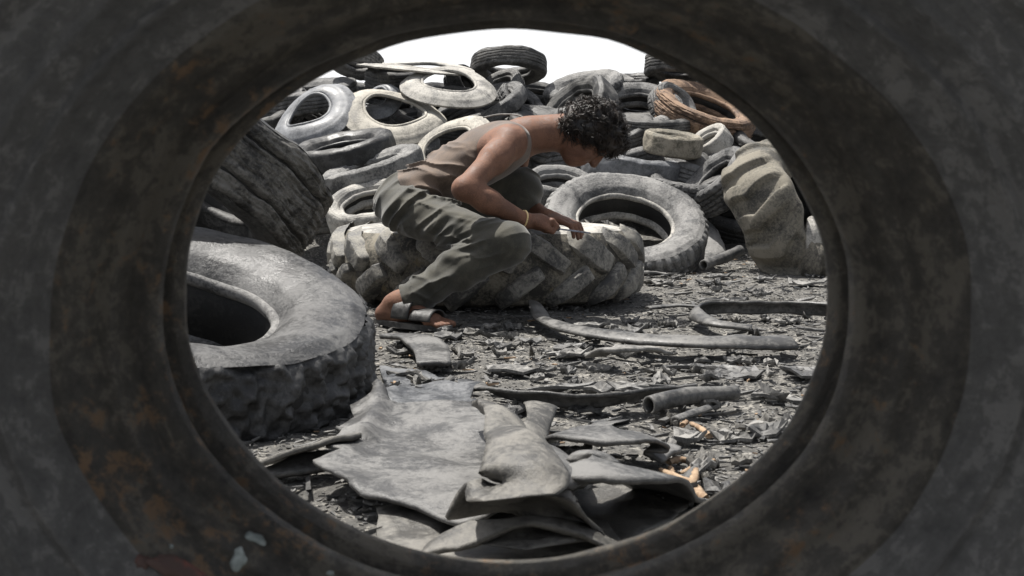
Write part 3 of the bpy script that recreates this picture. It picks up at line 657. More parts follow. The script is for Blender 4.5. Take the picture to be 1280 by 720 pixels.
strip('rubber_scrap', 'short upright fork of the folded scrap', 'rubber scrap',
      [(676, 506, .06, .07, 10), (672, 530, .06, .05, 30), (662, 560, .10, .06, 20), (655, 590, .12, .07, 0)], 'sheet2', GB, n=40, arch=.8, th=.010, noise=.004)
strip('rubber_scrap', 'curled flap leaning right of the folded scrap', 'rubber scrap',
      [(662, 600, .14, .07, 0), (690, 592, .12, .11, -20), (702, 575, .06, .10, -30)], 'sheet', GB, n=30, arch=1.0, th=.010, noise=.004)
strip('rubber_scrap', 'dark arched scrap right of the small flat squares', 'rubber scrap',
      [(742, 444, .02, .05, 0), (765, 436, .06, .07, 0), (800, 436, .05, .07, 0), (832, 440, .02, .05, 0)], 'scrapl', GB, n=40, arch=.4, th=.010, noise=.003)
strip('rubber_tube', 'black bent tube end lying under the big notched truck tyre', 'rubber tube',
      [(880, 336, .02, .12, 0), (900, 330, .03, .13, 10), (925, 318, .06, .13, 0)], 'scrapd', None, n=30, arch=5.5, th=.008, nc=16)

# ---- separately lying scraps
def scrap_mesh(w, l, kind, seed):
    rg = np.random.default_rng(seed)
    n = rg.integers(5, 8); an = np.sort(rg.uniform(0, 2 * np.pi, n)); an = np.linspace(0, 2 * np.pi, n, endpoint=False) + rg.uniform(-.25, .25, n)
    o = np.stack([np.cos(an) * l * rg.uniform(.75, 1.1, n), np.sin(an) * w * rg.uniform(.75, 1.1, n)], -1) * .5
    # fan in rings so that it can curl
    V = []; K = 3
    oo = []
    for i in range(n):
        for t in (0, .5): oo.append(o[i] * (1 - t) + o[(i + 1) % n] * t)
    oo = np.array(oo); m = len(oo); cen = oo.mean(0)
    curl = rg.uniform(.4, 1.1) if kind == 'curled' else rg.uniform(-.1, .25); ca = rg.uniform(-.6, .6)
    th = .006
    P2 = [cen] + [cen + (p - cen) * k / K for k in range(1, K + 1) for p in oo]; P2 = np.array(P2)
    d = P2[:, 0] * math.cos(ca) + P2[:, 1] * math.sin(ca)
    z = curl * d * d / max(l, .03) * .55 + .004 * rg.normal(size=len(P2)) + .006
    V = np.vstack([np.c_[P2, z + th / 2], np.c_[P2, z - th / 2]]); N0 = len(P2)
    tri = [(0, 1 + i, 1 + (i + 1) % m) for i in range(m)]; quad = []
    for k in range(K - 1):
        a = 1 + k * m; b = a + m
        quad += [(a + i, b + i, b + (i + 1) % m, a + (i + 1) % m) for i in range(m)]
    tri2 = [(a + N0, c + N0, b + N0) for a, b, c in tri]; quad2 = [tuple(x_ + N0 for x_ in q[::-1]) for q in quad]
    b = 1 + (K - 1) * m
    quad2 += [(b + i, b + i + N0, b + (i + 1) % m + N0, b + (i + 1) % m) for i in range(m)]
    return mesh_np('rubber_scrap', V, [np.array(tri + tri2), np.array(quad + quad2)], smooth=False)
sm = {kd: [scrap_mesh(w_, l_, kd, i * 7 + (3 if kd == 'flat' else 0)) for i, (w_, l_) in enumerate([(.08, .14), (.05, .16), (.10, .12), (.03, .17), (.06, .09), (.09, .20)])] for kd in ('flat', 'curled')}
def place_scrap(px, py, kd, mi, mat, sc, label, group, rz=None):
    p = G(px, py, .015); gz = float(ground_h(p.x, p.y))
    base = sm[kd][mi % 6]; key = (kd, mi % 6, mat)
    if key not in variants:
        me = base.copy(); me.materials.clear(); me.materials.append(M[mat]); variants[key] = me
    o = bpy.data.objects.new('rubber_scrap', variants[key]); C.objects.link(o)
    o.location = (p.x, p.y, gz + .008); o.scale = (sc, sc, 1.2); o.rotation_euler = (random.uniform(-.1, .1), random.uniform(-.1, .1), random.uniform(0, 6.28) if rz is None else rz)
    return tag(o, label, 'rubber scrap', group)
variants = {}
named = [
 (712, 428, 'flat', 2, 'sheet', 1.1, 'flat grey square scrap below the long ridged strip', 0.1), (715, 441, 'flat', 1, 'scrapl', 1.0, 'pale narrow scrap under the flat grey square', .0),
 (868, 453, 'flat', 1, 'sheet', 1.3, 'long thin grey scrap left of the angular one at the right', 0.0), (922, 461, 'flat', 2, 'sheet', 1.4, 'angular flat grey scrap at the right middle ground', .3),
 (1010, 462, 'curled', 2, 'sheet', 1.3, 'curled grey scrap near the right rim of the opening', .5), (978, 492, 'flat', 1, 'scrapl', 1.0, 'sliver-like grey scrap right of the split tube', -.4),
 (960, 524, 'flat', 0, 'scrapl', 1.1, 'bright grey leaf-shaped scrap at the lower right', .2), (912, 538, 'flat', 0, 'scrapl', .8, 'small dull square scrap beside the broken wood', .0),
 (645, 462, 'flat', 5, 'scrapl', 1.1, 'large pale flat scrap left of the middle ground', .1), (560, 420, 'flat', 2, 'scrapd', 1.0, 'dark flat scrap in front of the man\'s toes', .2),
 (560, 414, 'curled', 4, 'sheet', 1.0, 'small pointed scrap touching the man\'s sandal', .2), (700, 480, 'flat', 1, 'sheet', 1.2, 'grey oblong scrap above the trough-shaped strip', .0),
 (785, 478, 'flat', 0, 'scrapl', 1.1, 'rectangular grey scrap behind the trough-shaped strip', .1), (1015, 352, 'curled', 5, 'scrapl', 1.1, 'light curved scrap at the far right by the crumpled tyre', .2),
 (825, 340, 'flat', 5, 'scrapl', 1.2, 'pale scrap at the foot of the big notched truck tyre', .1), (825, 352, 'flat', 0, 'scrapl', 1.0, 'second pale scrap just in front of the notched tyre\'s foot', .3),
 (900, 345, 'flat', 5, 'scrapl', 1.0, 'grey flat scrap in front of the black bent tube', .4), (905, 370, 'flat', 3, 'sheet', 1.6, 'bluish thin scrap beyond the hairpin strip', 0),
 (740, 404, 'flat', 5, 'scrapl', .9, 'pale brown scrap tucked under the long ridged strip', .3), (630, 508, 'curled', 1, 'sheet', 1.0, 'narrow curled scrap beneath the folded tongue', .3),
]
for px, py, kd, mi, mat, sc, lab, rz in named: place_scrap(px, py, kd, mi, mat, sc, lab, None, rz)
zones = [('in front of the tractor tyre', 560, 830, 405, 445), ('around the long dark trough-shaped strip', 560, 900, 455, 530), ('in the right middle ground', 830, 1040, 440, 560), ('on the far ground before the crumpled tyre', 810, 1040, 342, 380),
         ('between the hairpin and ridged strips', 760, 1040, 395, 420), ('around the heaped sheets', 660, 930, 560, 640), ('beside the left foreground tyre', 470, 580, 430, 520)]
desc = {'scrapl': 'light grey', 'scrapd': 'blackish', 'sheet': 'mid grey', 'sheet2': 'olive grey'}
for zn, x0, x1, y0, y1 in zones:
    cnt = int((x1 - x0) * (y1 - y0) / 700) + 8
    for i in range(min(cnt, 26)):
        mat = random.choice(['scrapl', 'scrapd', 'sheet', 'sheet2', 'scrapl']); kd = random.choice(['flat', 'curled', 'flat'])
        place_scrap(random.uniform(x0, x1), y0 + (y1 - y0) * random.random(), kd, random.randrange(6), mat, random.uniform(.35, .8), 'small %s %s rubber scrap lying %s' % (desc[mat], kd, zn), 'small %s %s scraps %s' % (desc[mat], kd, zn))

# ---- countless crumbs and shreds
def shreds(name, n, seed, smin, smax, mat, region, label, cat, asp=(.15, .6)):
    rg = np.random.default_rng(seed)
    y = rg.uniform(*region[1], n) ; x = rg.uniform(-1, 1, n) * (y * .42 + .3) + .05
    L = smin * (smax / smin) ** (rg.random(n) ** 1.8); Wd = L * rg.uniform(*asp, n); H = np.minimum(.002 + L * .08, .006)
    yaw = rg.normal(.0, .9, n); pit = rg.normal(0, .12, n); rol = rg.normal(0, .2, n)
    loc = np.stack([x, y, ground_h(x, y) + .004 + Wd * .1 + rg.random(n) * .006], -1)
    cor = np.array([(-1, -1, -1), (1, -.6, -1), (1, .7, -1), (-1, 1, -1), (-1, -1, 1), (1, -.6, 1), (1, .7, 1), (-1, 1, 1)], float)[None] * .5
    cor = cor * (1 + rg.normal(0, .25, (n, 8, 3)) * np.array([1, 1, .0])); cor = cor * np.stack([L, Wd, H], -1)[:, None]
    cor[..., 2] += (cor[..., 0] ** 2 / L[:, None]) * rg.uniform(-.2, .5, n)[:, None]
    def rot(v, a, i, j):
        c, s = np.cos(a)[:, None], np.sin(a)[:, None]; u, w_ = v[..., i].copy(), v[..., j].copy(); v[..., i] = c * u - s * w_; v[..., j] = s * u + c * w_
    rot(cor, rol, 1, 2); rot(cor, pit, 0, 2); rot(cor, yaw, 0, 1)
    V = (cor + loc[:, None]).reshape(-1, 3)
    q = np.array([(0, 3, 2, 1), (4, 5, 6, 7), (0, 1, 5, 4), (1, 2, 6, 5), (2, 3, 7, 6), (3, 0, 4, 7)]); Q = (q[None] + np.arange(n)[:, None, None] * 8).reshape(-1, 4)
    tag(ob(name, mesh_np(name, V, Q, smooth=False), M[mat]), label, cat, kind='stuff')
reg = (None, (1.75, 7.0))
shreds('rubber_shreds', 15000, 1, .005, .026, 'scrapd', reg, 'blackish rubber shavings covering the ground', 'shavings')
shreds('rubber_shreds', 9500, 2, .004, .026, 'scrapl', reg, 'light grey rubber shavings scattered over the dark grit', 'shavings')
shreds('rubber_shreds', 2000, 3, .02, .09, 'sheet', reg, 'thin grey slivers of rubber scattered on the grit', 'shavings', (.05, .2))
shreds('wood_chips', 420, 4, .008, .035, 'wood', reg, 'tiny tan wood and rubble chips on the grit', 'chips')

# ---- broken wood at the lower right
def twig(label, segs, group='bare broken wood pieces at the lower right'):
    V, Q, off = [], [], 0
    for seg in segs:
        pts = np.array([(*G(px, py, z), rad) for (px, py, z, rad) in seg]); c = catmull(pts, 12)
        tg = np.gradient(c[:, :3], axis=0); tg /= np.linalg.norm(tg, axis=1)[:, None]; s = np.cross(tg, (0, 0, 1.)); s /= np.linalg.norm(s, axis=1)[:, None]; u = np.cross(s, tg)
        a = np.linspace(0, 2 * np.pi, 7, endpoint=False)
        v = c[:, None, :3] + (s[:, None] * np.cos(a)[None, :, None] + u[:, None] * np.sin(a)[None, :, None] * .7) * (c[:, 3] * 1)[:, None, None] * (1 + .18 * rng.normal(size=(12, 7, 1)))
        I = np.arange(84).reshape(12, 7) + off; J = np.roll(I, -1, 1); Q.append(np.stack([I[:-1], I[1:], J[1:], J[:-1]], -1).reshape(-1, 4)); Q.append(np.array([I[0][::-1]])); Q.append(np.array([I[-1]]))
        V.append(v.reshape(-1, 3)); off += 84
    V = np.vstack(V); o0 = V.mean(0); o = ob('broken_branch', mesh_np('broken_branch', V - o0, Q), M['wood']); o.location = o0
    tag(o, label, 'wood piece', group)
twig('forked tan branch piece at the right of the arched scrap', [[(826, 587, .03, .006), (850, 598, .03, .009), (866, 608, .02, .010), (882, 624, .015, .008)], [(862, 609, .02, .009), (867, 600, .03, .008), (870, 587, .035, .006)]])
twig('short pale bone-like wood stub below the split tube', [[(864, 529, .02, .006), (875, 535, .02, .007), (886, 545, .015, .009)]])
twig('tiny pale wood stub just left of the bone-like stub', [[(853, 532, .02, .007), (858, 527, .02, .006)]])
twig('flat pale splinter at the end of the wavy scrap', [[(835, 578, .02, .008), (850, 574, .02, .009), (866, 577, .015, .006)]])
twig('upright tan splinter at the edge of the arched scrap', [[(838, 584, .03, .005), (842, 596, .02, .006)]])
twig('grey twig pointing up right past the forked branch', [[(850, 592, .02, .005), (870, 582, .02, .005), (893, 575, .02, .004)]])

# ---- thin pole on the far skyline
def pole():
    b = P(813, 120, 10.5); b.z = float(mound(b.x, b.y)) - .05; top = P(813, 55, 10.5).z
    a = np.linspace(0, 2 * np.pi, 8, endpoint=False); V = []
    for z_, rr_ in ((0, .011), ((top - b.z) * .5, .009), (top - b.z, .007)): V.append(np.stack([np.cos(a) * rr_, np.sin(a) * rr_, a * 0 + z_], -1))
    I = np.arange(24).reshape(3, 8); J = np.roll(I, -1, 1)
    o = ob('pole', mesh_np('pole', np.vstack(V), [np.stack([I[:-1], J[:-1], J[1:], I[1:]], -1).reshape(-1, 4), np.array([I[-1]])]), M['post']); o.location = b
    tag(o, 'thin pole rising behind the tyres on the right skyline', 'pole')
pole()

# ------------------------------------------------------------------ the man
class Field:
    def __init__(s, lo, hi, h):
        s.lo = np.array(lo, np.float32); s.h = h; s.n = np.ceil((np.array(hi) - s.lo) / h).astype(int) + 1
        s.d = np.full(s.n, .2, np.float32); s.ax = [s.lo[i] + h * np.arange(s.n[i], dtype=np.float32) for i in range(3)]
    def sub(s, lo, hi):
        a = np.clip(np.floor((np.array(lo) - s.lo) / s.h).astype(int), 0, s.n); b = np.clip(np.ceil((np.array(hi) - s.lo) / s.h).astype(int) + 1, 0, s.n)
        sl_ = tuple(slice(a[i], b[i]) for i in range(3)); X = s.ax[0][sl_[0]][:, None, None]; Y = s.ax[1][sl_[1]][None, :, None]; Z = s.ax[2][sl_[2]][None, None]
        return sl_, X, Y, Z
    def op(s, fn, lo, hi, k, cut=False):
        sl_, X, Y, Z = s.sub(lo, hi); nd = fn(X, Y, Z); d = s.d[sl_]
        if cut:
            nd = -nd; h = np.clip(.5 - .5 * (d - nd) / k, 0, 1); s.d[sl_] = d * (1 - h) + nd * h + k * h * (1 - h)
        else:
            h = np.clip(.5 + .5 * (d - nd) / k, 0, 1); s.d[sl_] = d * (1 - h) + nd * h - k * h * (1 - h)
    def cap(s, a, b, ra, rb, k=.02, cut=False):
        a = np.array(a, np.float32); b = np.array(b, np.float32); m = max(ra, rb) + k + .03; ba = b - a; L2 = float(ba @ ba) + 1e-9
        def fn(X, Y, Z):
            px, py, pz = X - a[0], Y - a[1], Z - a[2]; t = np.clip((px * ba[0] + py * ba[1] + pz * ba[2]) / L2, 0, 1)
            return np.sqrt((px - t * ba[0]) ** 2 + (py - t * ba[1]) ** 2 + (pz - t * ba[2]) ** 2) - (ra + (rb - ra) * t)
        s.op(fn, np.minimum(a, b) - m, np.maximum(a, b) + m, k, cut)
    def ell(s, c, A, r, k=.03, cut=False, g=0):
        """A: rows are unit axes, r radii along them"""
        c = np.array(c, np.float32); A = np.array(A, np.float32); r = np.array(r, np.float32) + g; m = r.max() + k + .03
        def fn(X, Y, Z):
            px, py, pz = X - c[0], Y - c[1], Z - c[2]; q = [(A[i, 0] * px + A[i, 1] * py + A[i, 2] * pz) for i in range(3)]
            k0 = np.sqrt(sum((q[i] / r[i]) ** 2 for i in range(3))); k1 = np.sqrt(sum((q[i] / r[i] ** 2) ** 2 for i in range(3))) + 1e-6
            return k0 * (k0 - 1) / k1
        s.op(fn, c - m, c + m, k, cut)
    def mesh(s):
        d = s.d; n = np.array(d.shape); ins = d < 0
        c = np.zeros(n - 1, np.int8)
        for a in (0, 1):
            for b in (0, 1):
                for e in (0, 1): c += ins[a:n[0] - 1 + a, b:n[1] - 1 + b, e:n[2] - 1 + e]
        act = (c > 0) & (c < 8); idx = np.full(n - 1, -1, np.int64); ijk = np.argwhere(act); idx[act] = np.arange(len(ijk))
        acc = np.zeros((len(ijk), 3)); cnt = np.zeros(len(ijk))
        corners = [(a, b, e) for a in (0, 1) for b in (0, 1) for e in (0, 1)]
        for p in corners:
            for ax in range(3):
                if p[ax]: continue
                q = list(p); q[ax] = 1
                v0 = d[ijk[:, 0] + p[0], ijk[:, 1] + p[1], ijk[:, 2] + p[2]]; v1 = d[ijk[:, 0] + q[0], ijk[:, 1] + q[1], ijk[:, 2] + q[2]]
                mk = (v0 < 0) != (v1 < 0); t = np.where(mk, v0 / np.where(mk, v0 - v1, 1), 0)
                pos = np.array(p, float)[None] + np.zeros((len(ijk), 3)); pos[:, ax] += t
                acc += pos * mk[:, None]; cnt += mk
        V = s.lo + s.h * (ijk + acc / cnt[:, None]); Q = []
        for ax in range(3):
            u, w_ = (ax + 1) % 3, (ax + 2) % 3
            sl0 = [slice(0, None)] * 3; sl1 = [slice(0, None)] * 3; sl0[ax] = slice(0, -1); sl1[ax] = slice(1, None)
            a = ins[tuple(sl0)]; b = ins[tuple(sl1)]; e = np.argwhere(a != b)
            ok = (e[:, u] > 0) & (e[:, w_] > 0) & (e[:, u] < n[u] - 1) & (e[:, w_] < n[w_] - 1); e = e[ok]
            fl = a[e[:, 0], e[:, 1], e[:, 2]]
            def at(du, dw): q = e.copy(); q[:, u] -= du; q[:, w_] -= dw; return idx[q[:, 0], q[:, 1], q[:, 2]]
            q = np.stack([at(1, 1), at(0, 1), at(0, 0), at(1, 0)], -1); q[~fl] = q[~fl][:, ::-1]; Q.append(q)
        return V, np.vstack(Q)

def person():
    A3 = lambda p: np.array(p)
    sp = np.array([.90, 0, .43]); sp /= np.linalg.norm(sp); tk = np.array([-sp[2], 0, sp[0]]); wy = np.array([0, 1., 0]); AX = [sp, tk, wy]
    pel, wai, che, uch = A3((-.385, 4.47, .432)), A3((-.265, 4.46, .500)), A3((-.130, 4.46, .572)), A3((-.03, 4.46, .622))
    Rs, Re, Rw = A3(P(637, 180, 4.29)), A3(P(580, 236, 4.08)), A3(P(657, 276, 4.20))
    Ls, Le, Lw = A3(P(648, 183, 4.63)), A3(P(632, 236, 4.76)), A3(P(684, 271, 4.49))
    Rh, Rk, Ra = A3(P(510, 262, 4.34)), A3(P(636, 304, 4.10)), A3(P(497, 377, 4.10))
    Lh, Lk, La = A3((-.36, 4.58, .42)), A3((.03, 4.60, .445)), A3((-.04, 4.86, .10))
    nk = A3(P(672, 170, 4.46)); hc = A3(P(733, 170, 4.45)); U = np.array([.89, 0, .456]); Fw = np.array([.456, 0, -.89]); HA = [U, Fw, wy]
    org = A3((-.15, 4.4, 0.))
    root = empty('person', Matrix.Translation(org))
    tag(root, 'barefaced young man in brown vest and rolled olive trousers crouching over the tractor tyre with a blade', 'person')
    root['label'] = 'crouching man in brown vest and olive trousers bending over the tractor tyre to cut it'
    # ---- body: one surface
    f = Field((-.60, 3.93, -.01), (.45, 5.08, .80), .004)
    f.ell(pel, AX, (.11, .082, .135), .05); f.ell(wai, AX, (.13, .080, .135), .06); f.ell(che, AX, (.15, .098, .150), .06); f.ell(uch, AX, (.11, .080, .150), .06)
    sdir = (Ls - Rs)
    f.cap(Rs + sdir * .05, Ls - sdir * .05, .050, .050, .05)
    f.ell(Rs + A3((-.03, .05, .012)), AX, (.085, .045, .06), .04)        # shoulder blade
    f.cap(Rs, Rs + (Re - Rs) * .35, .058, .050, .035); f.cap(Rs + (Re - Rs) * .3, Re, .048, .037, .03); f.cap(Re, Re + (Rw - Re) * .4, .038, .040, .025); f.cap(Re + (Rw - Re) * .35, Rw, .040, .025, .025)
    f.cap(Ls, Ls + (Le - Ls) * .4, .056, .050, .035); f.cap(Ls + (Le - Ls) * .35, Le, .048, .038, .03); f.cap(Le, Lw, .039, .025, .03)
    # neck and head
    f.cap(nk + A3((-.02, 0, .0)), hc - U * .055 - Fw * .03, .062, .055, .045)
    f.cap(nk + A3((-.05, 0, .01)), hc - U * .02 - Fw * .05, .05, .05, .05)
    f.ell(hc + U * .025 - Fw * .012, HA, (.092, .094, .074), .03)          # skull
    f.ell(hc - U * .038 + Fw * .032, HA, (.072, .058, .056), .035)         # face
    f.ell(hc - U * .088 + Fw * .050, HA, (.022, .026, .030), .03)          # chin
    for s_ in (-1, 1):
        f.ell(hc - U * .030 + Fw * .062 + wy * s_ * .036, HA, (.024, .020, .020), .02)      # cheek
        f.ell(hc + U * .012 + Fw * .086 + wy * s_ * .030, HA, (.010, .012, .014), .010, cut=True)
        f.ell(hc + U * .012 + Fw * .074 + wy * s_ * .030, HA, (.012, .012, .013), .004)     # eye ball
        e = hc - U * .008 - Fw * .008 + wy * s_ * .074
        f.ell(e, HA, (.030, .017, .010), .010); f.ell(e + wy * s_ * .010, HA, (.018, .009, .006), .006, cut=True)
    f.cap(hc + U * .022 + Fw * .088, hc - U * .022 + Fw * .106, .010, .013, .014); f.ell(hc - U * .026 + Fw * .102, HA, (.009, .012, .018), .010)
    f.cap(hc - U * .056 + Fw * .084 - wy * .020, hc - U * .056 + Fw * .084 + wy * .020, .007, .007, .010); f.cap(hc - U * .068 + Fw * .080 - wy * .016, hc - U * .068 + Fw * .080 + wy * .016, .008, .008, .010)
    f.cap(hc - U * .062 + Fw * .094 - wy * .024, hc - U * .062 + Fw * .094 + wy * .024, .002, .002, .004, cut=True)
    f.cap(hc + U * .032 + Fw * .082 - wy * .04, hc + U * .032 + Fw * .082 + wy * .04, .010, .010, .016)
    # legs under the cloth
    f.cap(Rh, Rk, .060, .042, .03); f.cap(Rk, Ra, .042, .033, .03); f.cap(Lh, Lk, .060, .042, .03); f.cap(Lk, La, .042, .033, .03)
    # right foot: heel, instep, toes
    hee = A3(P(480, 386, 4.12)); hee[2] = .045; ball = A3(P(540, 400, 4.02)); ball[2] = .038
    f.cap(Ra, Ra * .4 + hee * .6 + A3((.01, 0, .015)), .034, .036, .02); f.cap(hee, hee + (ball - hee) * .4, .032, .034, .02); f.cap(Ra + A3((.03, -.01, -.015)), ball, .034, .022, .03)
    fd = (ball - hee); fd[2] = 0; fd /= np.linalg.norm(fd); fs = np.array([-fd[1], fd[0], 0])
    f.cap(ball - fs * .026, ball + fs * .026, .020, .018, .015)
    for i, (o_, l_, r_) in enumerate([(.032, .050, .0115), (.014, .048, .009), (-.002, .043, .0085), (-.017, .037, .008), (-.031, .030, .008)]):
        b0 = ball + fs * o_ + fd * .012; b0[2] = .034; b1 = b0 + fd * l_; b1[2] = .024; f.cap(b0, b1, r_ * 1.05, r_, .005)
    La2 = La + A3((.14, -.03, -.03)); f.cap(La, La2, .034, .025, .03)
    # right hand: fist closed round the knife handle
    kd = np.array(P(733, 291, 4.30) - P(672, 283, 4.22)); kd /= np.linalg.norm(kd); kn0 = A3(P(682, 284, 4.225))
    hd = (kn0 + A3((-.01, 0, .012)) - Rw); hd /= np.linalg.norm(hd); up_ = np.array([0, 0, 1.]); side = np.cross(hd, up_); side /= np.linalg.norm(side)   # side: towards -Y (camera)
    if side[1] > 0: side = -side
    upn = np.cross(side, hd); upn = upn if upn[2] > 0 else -upn
    f.cap(Rw, Rw + hd * .05 + upn * .004, .025, .027, .02)
    pc = Rw + hd * .062 + upn * .004
    f.ell(pc, [hd, upn, side], (.042, .026, .036), .018)
    for i in range(4):                                                     # four fingers over the handle
        o_ = (i - 1.5) * .0175
        k0 = pc + hd * (.030 - .003 * abs(i - 1)) - side * o_ * 1 + upn * .012
        k1 = k0 + hd * .020 - upn * .016 ; k2 = k1 - hd * .012 - upn * .022; k3 = k2 - hd * .022 + upn * .004
        f.cap(k0, k1, .0105, .010, .006); f.cap(k1, k2, .010, .009, .004); f.cap(k2, k3, .009, .008, .004)
    t0 = Rw + hd * .035 + side * .026; t1 = t0 + hd * .035 + side * .008 - upn * .012; t2 = t1 + hd * .028 - side * .012 - upn * .006
    f.cap(t0, t1, .013, .011, .012); f.cap(t1, t2, .0105, .009, .005)
    # left hand: palm over the blade, fingers reaching down to the rubber
    lk = A3(P(716, 279, 4.42)); ld = lk - Lw; ld /= np.linalg.norm(ld); ls = np.cross(ld, up_); ls /= np.linalg.norm(ls); ls = -ls if ls[1] > 0 else ls; lu = np.cross(ls, ld); lu = lu if lu[2] > 0 else -lu
    f.cap(Lw, Lw + ld * .03, .024, .024, .02); f.ell(Lw + ld * .060, [ld, lu, ls], (.048, .018, .038), .018)
    for i in range(4):
        o_ = (1.5 - i) * .0185; ln = (.94, 1.05, 1.0, .82)[i]
        k0 = Lw + ld * .098 + ls * o_ ; k1 = k0 + (ld * .034 + lu * -.006 + ls * o_ * .15) * ln; k2 = k1 + (ld * .016 - lu * .020) * ln; k3 = k2 + (ld * .006 - lu * .020) * ln
        f.cap(k0 - ld * .02, k1, .0105, .0095, .006); f.cap(k1, k2, .0095, .0085, .003); f.cap(k2, k3, .0085, .0075, .003)
    t0 = Lw + ld * .030 + ls * .030; t1 = t0 + ld * .034 + ls * .018 - lu * .012; t2 = t1 + ld * .028 + ls * .002 - lu * .010
    f.cap(t0, t1, .0135, .0105, .010); f.cap(t1, t2, .0105, .0085, .004)
    V, Q = f.mesh(); ob('body', mesh_np('body', V - org, Q), M['skin'], root)

    # ---- vest
    g = Field((-.56, 4.20, .30), (.22, 4.72, .80), .004); gg = .007
    g.ell(pel + sp * .02, AX, (.12, .098, .150), .05, g=gg); g.ell(wai, AX, (.13, .083, .135), .06, g=gg); g.ell(che, AX, (.15, .100, .150), .06, g=gg); g.ell(uch, AX, (.11, .082, .150), .06, g=gg)
    g.cap(Rs + sdir * .12, Ls - sdir * .12, .050, .050, .05)
    g.ell(Rs + A3((-.02, .05, .012)), AX, (.075, .045, .045), .04, g=.004)
    X, Y, Z = g.ax[0][:, None, None], g.ax[1][None, :, None], g.ax[2][None, None]
    pp = np.stack(np.broadcast_arrays(X, Y, Z), -1)
    al = (X - wai[0]) * sp[0] + (Z - wai[2]) * sp[2]; ac = (X - wai[0]) * tk[0] + (Z - wai[2]) * tk[2]
    w0 = fbm(pp * 7, 2, 51)
    ridg = lambda x: 1 - 2 * np.abs(np.sin(x)) ** .8
    q_ = np.stack([(al * .7 - ac * .7) * 8 + 0 * Y, (al * .7 + ac * .7) * 26 + .3 * (Y - 4.46) * 26 + w0 * .8, 0 * Y + al * 0 + 4.], -1)
    fold = -.0075 * (1 - 2.6 * np.abs(vnoise(q_, 61)) ** .75) * sstep(.24, -.02, al)  + .004 * w0
    g.d += fold.astype(np.float32)
    g.op(lambda X, Y, Z: (X - wai[0]) * sp[0] + (Z - wai[2]) * sp[2] + .135, g.lo, g.lo + g.h * g.n, .004, cut=True)     # hem
    for sh_, s_ in ((Rs, -1), (Ls, 1)):
        g.ell(sh_ + A3((-.02, s_ * .045, -.005)), AX, (.130, .110, .095), .010, cut=True)    # arm holes
    g.cap(nk + A3((-.0, 0, .01)), nk + A3((.12, 0, .04)), .078, .085, .010, cut=True)
    g.ell(nk + A3((-.005, 0, .05)), AX, (.055, .05, .075), .01, cut=True)
    V, Q = g.mesh(); ob('vest', mesh_np('vest', V - org, Q), M['cloth'], root)

    # ---- trousers
    h = Field((-.60, 3.93, -.0), (.20, 5.08, .60), .0045)
    h.ell(pel + A3((-.005, 0, -.01)), AX, (.125, .102, .160), .05)
    h.cap(Rh + A3((.0, 0, .0)), Rh * .5 + Rk * .5 + A3((0, 0, -.01)), .092, .083, .05); h.cap(Rh * .5 + Rk * .5 + A3((0, 0, -.01)), Rk + A3((0, 0, -.004)), .083, .069, .03)
    hem = Ra + (Rk - Ra) * .16
    h.cap(Rk + A3((0, 0, -.004)), hem * .5 + Rk * .5, .069, .067, .03); h.cap(hem * .5 + Rk * .5, hem - (Rk - Ra) * .10 + A3((.02, 0, .0)), .073, .058, .03)
    h.cap(Lh, Lk, .098, .088, .05); h.cap(Lk, La, .086, .06, .03)
    X, Y, Z = h.ax[0][:, None, None], h.ax[1][None, :, None], h.ax[2][None, None]
    pp = np.stack(np.broadcast_arrays(X, Y, Z), -1).astype(np.float32)
    w0 = fbm(pp * 6, 2, 71); w1 = fbm(pp * 14, 2, 72)
    sdv = (Rk - Ra) / np.linalg.norm(Rk - Ra); tdv = (Rk - Rh) / np.linalg.norm(Rk - Rh)
    s_al = (X - Ra[0]) * sdv[0] + (Y - Ra[1]) * sdv[1] + (Z - Ra[2]) * sdv[2]; t_al = (X - Rh[0]) * tdv[0] + (Y - Rh[1]) * tdv[1] + (Z - Rh[2]) * tdv[2]
    perp = (X - Rh[0]) * .28 + (Z - Rh[2])              # distance above the thigh's axis
    below = sstep(-.02, -.07, perp)
    kneed = np.sqrt((X - Rk[0]) ** 2 + (Y - Rk[1]) ** 2 + (Z - Rk[2]) ** 2); hipd = np.sqrt((X - Rh[0]) ** 2 + (Z - Rh[2]) ** 2); ankd = np.sqrt((X - hem[0]) ** 2 + (Z - hem[2]) ** 2)
    ridg = lambda x: 1 - 2 * np.abs(np.sin(x)) ** .8
    def rn(along, fa, fc, sd2, warp=.35):     # ridged creases running along a direction in the x-z plane
        d0 = np.array(along, float); d0 /= np.linalg.norm(d0)
        ua = X * d0[0] + Z * d0[1] + 0 * Y; uc = -X * d0[1] + Z * d0[0] + .35 * Y
        q = np.stack([ua * fa, uc * fc + warp * w0 * 1.5, 0 * ua + sd2], -1)
        return 1 - 2.6 * np.abs(vnoise(q, sd2)) ** .75
    fold = .0065 * rn((1, .25), 9, 32, 3) * np.exp(-((kneed - .13) / .05) ** 2) \
         + .0095 * rn((.75, .62), 7, 34, 9) * np.exp(-(hipd / .16) ** 2) \
         + .0060 * rn((-.5, .86), 10, 40, 12) * np.exp(-(ankd / .10) ** 2) \
         + .0075 * rn((.9, -.28), 4.5, 27, 15) * np.exp(-((t_al - .2) / .16) ** 2) * (X + Z * 0 > -9) \
         + .0060 * rn((.75, .5), 6, 28, 18) * np.exp(-((s_al - .2) / .14) ** 2) + .005 * w0 + .002 * w1
    h.d -= fold.astype(np.float32) * 1.0
    h.op(lambda X, Y, Z: (X - hem[0]) * sdv[0] + (Y - hem[1]) * sdv[1] + (Z - hem[2]) * sdv[2] + .055 + .25 * (X - hem[0]), (hem - .14), (hem + .12), .003, cut=True)
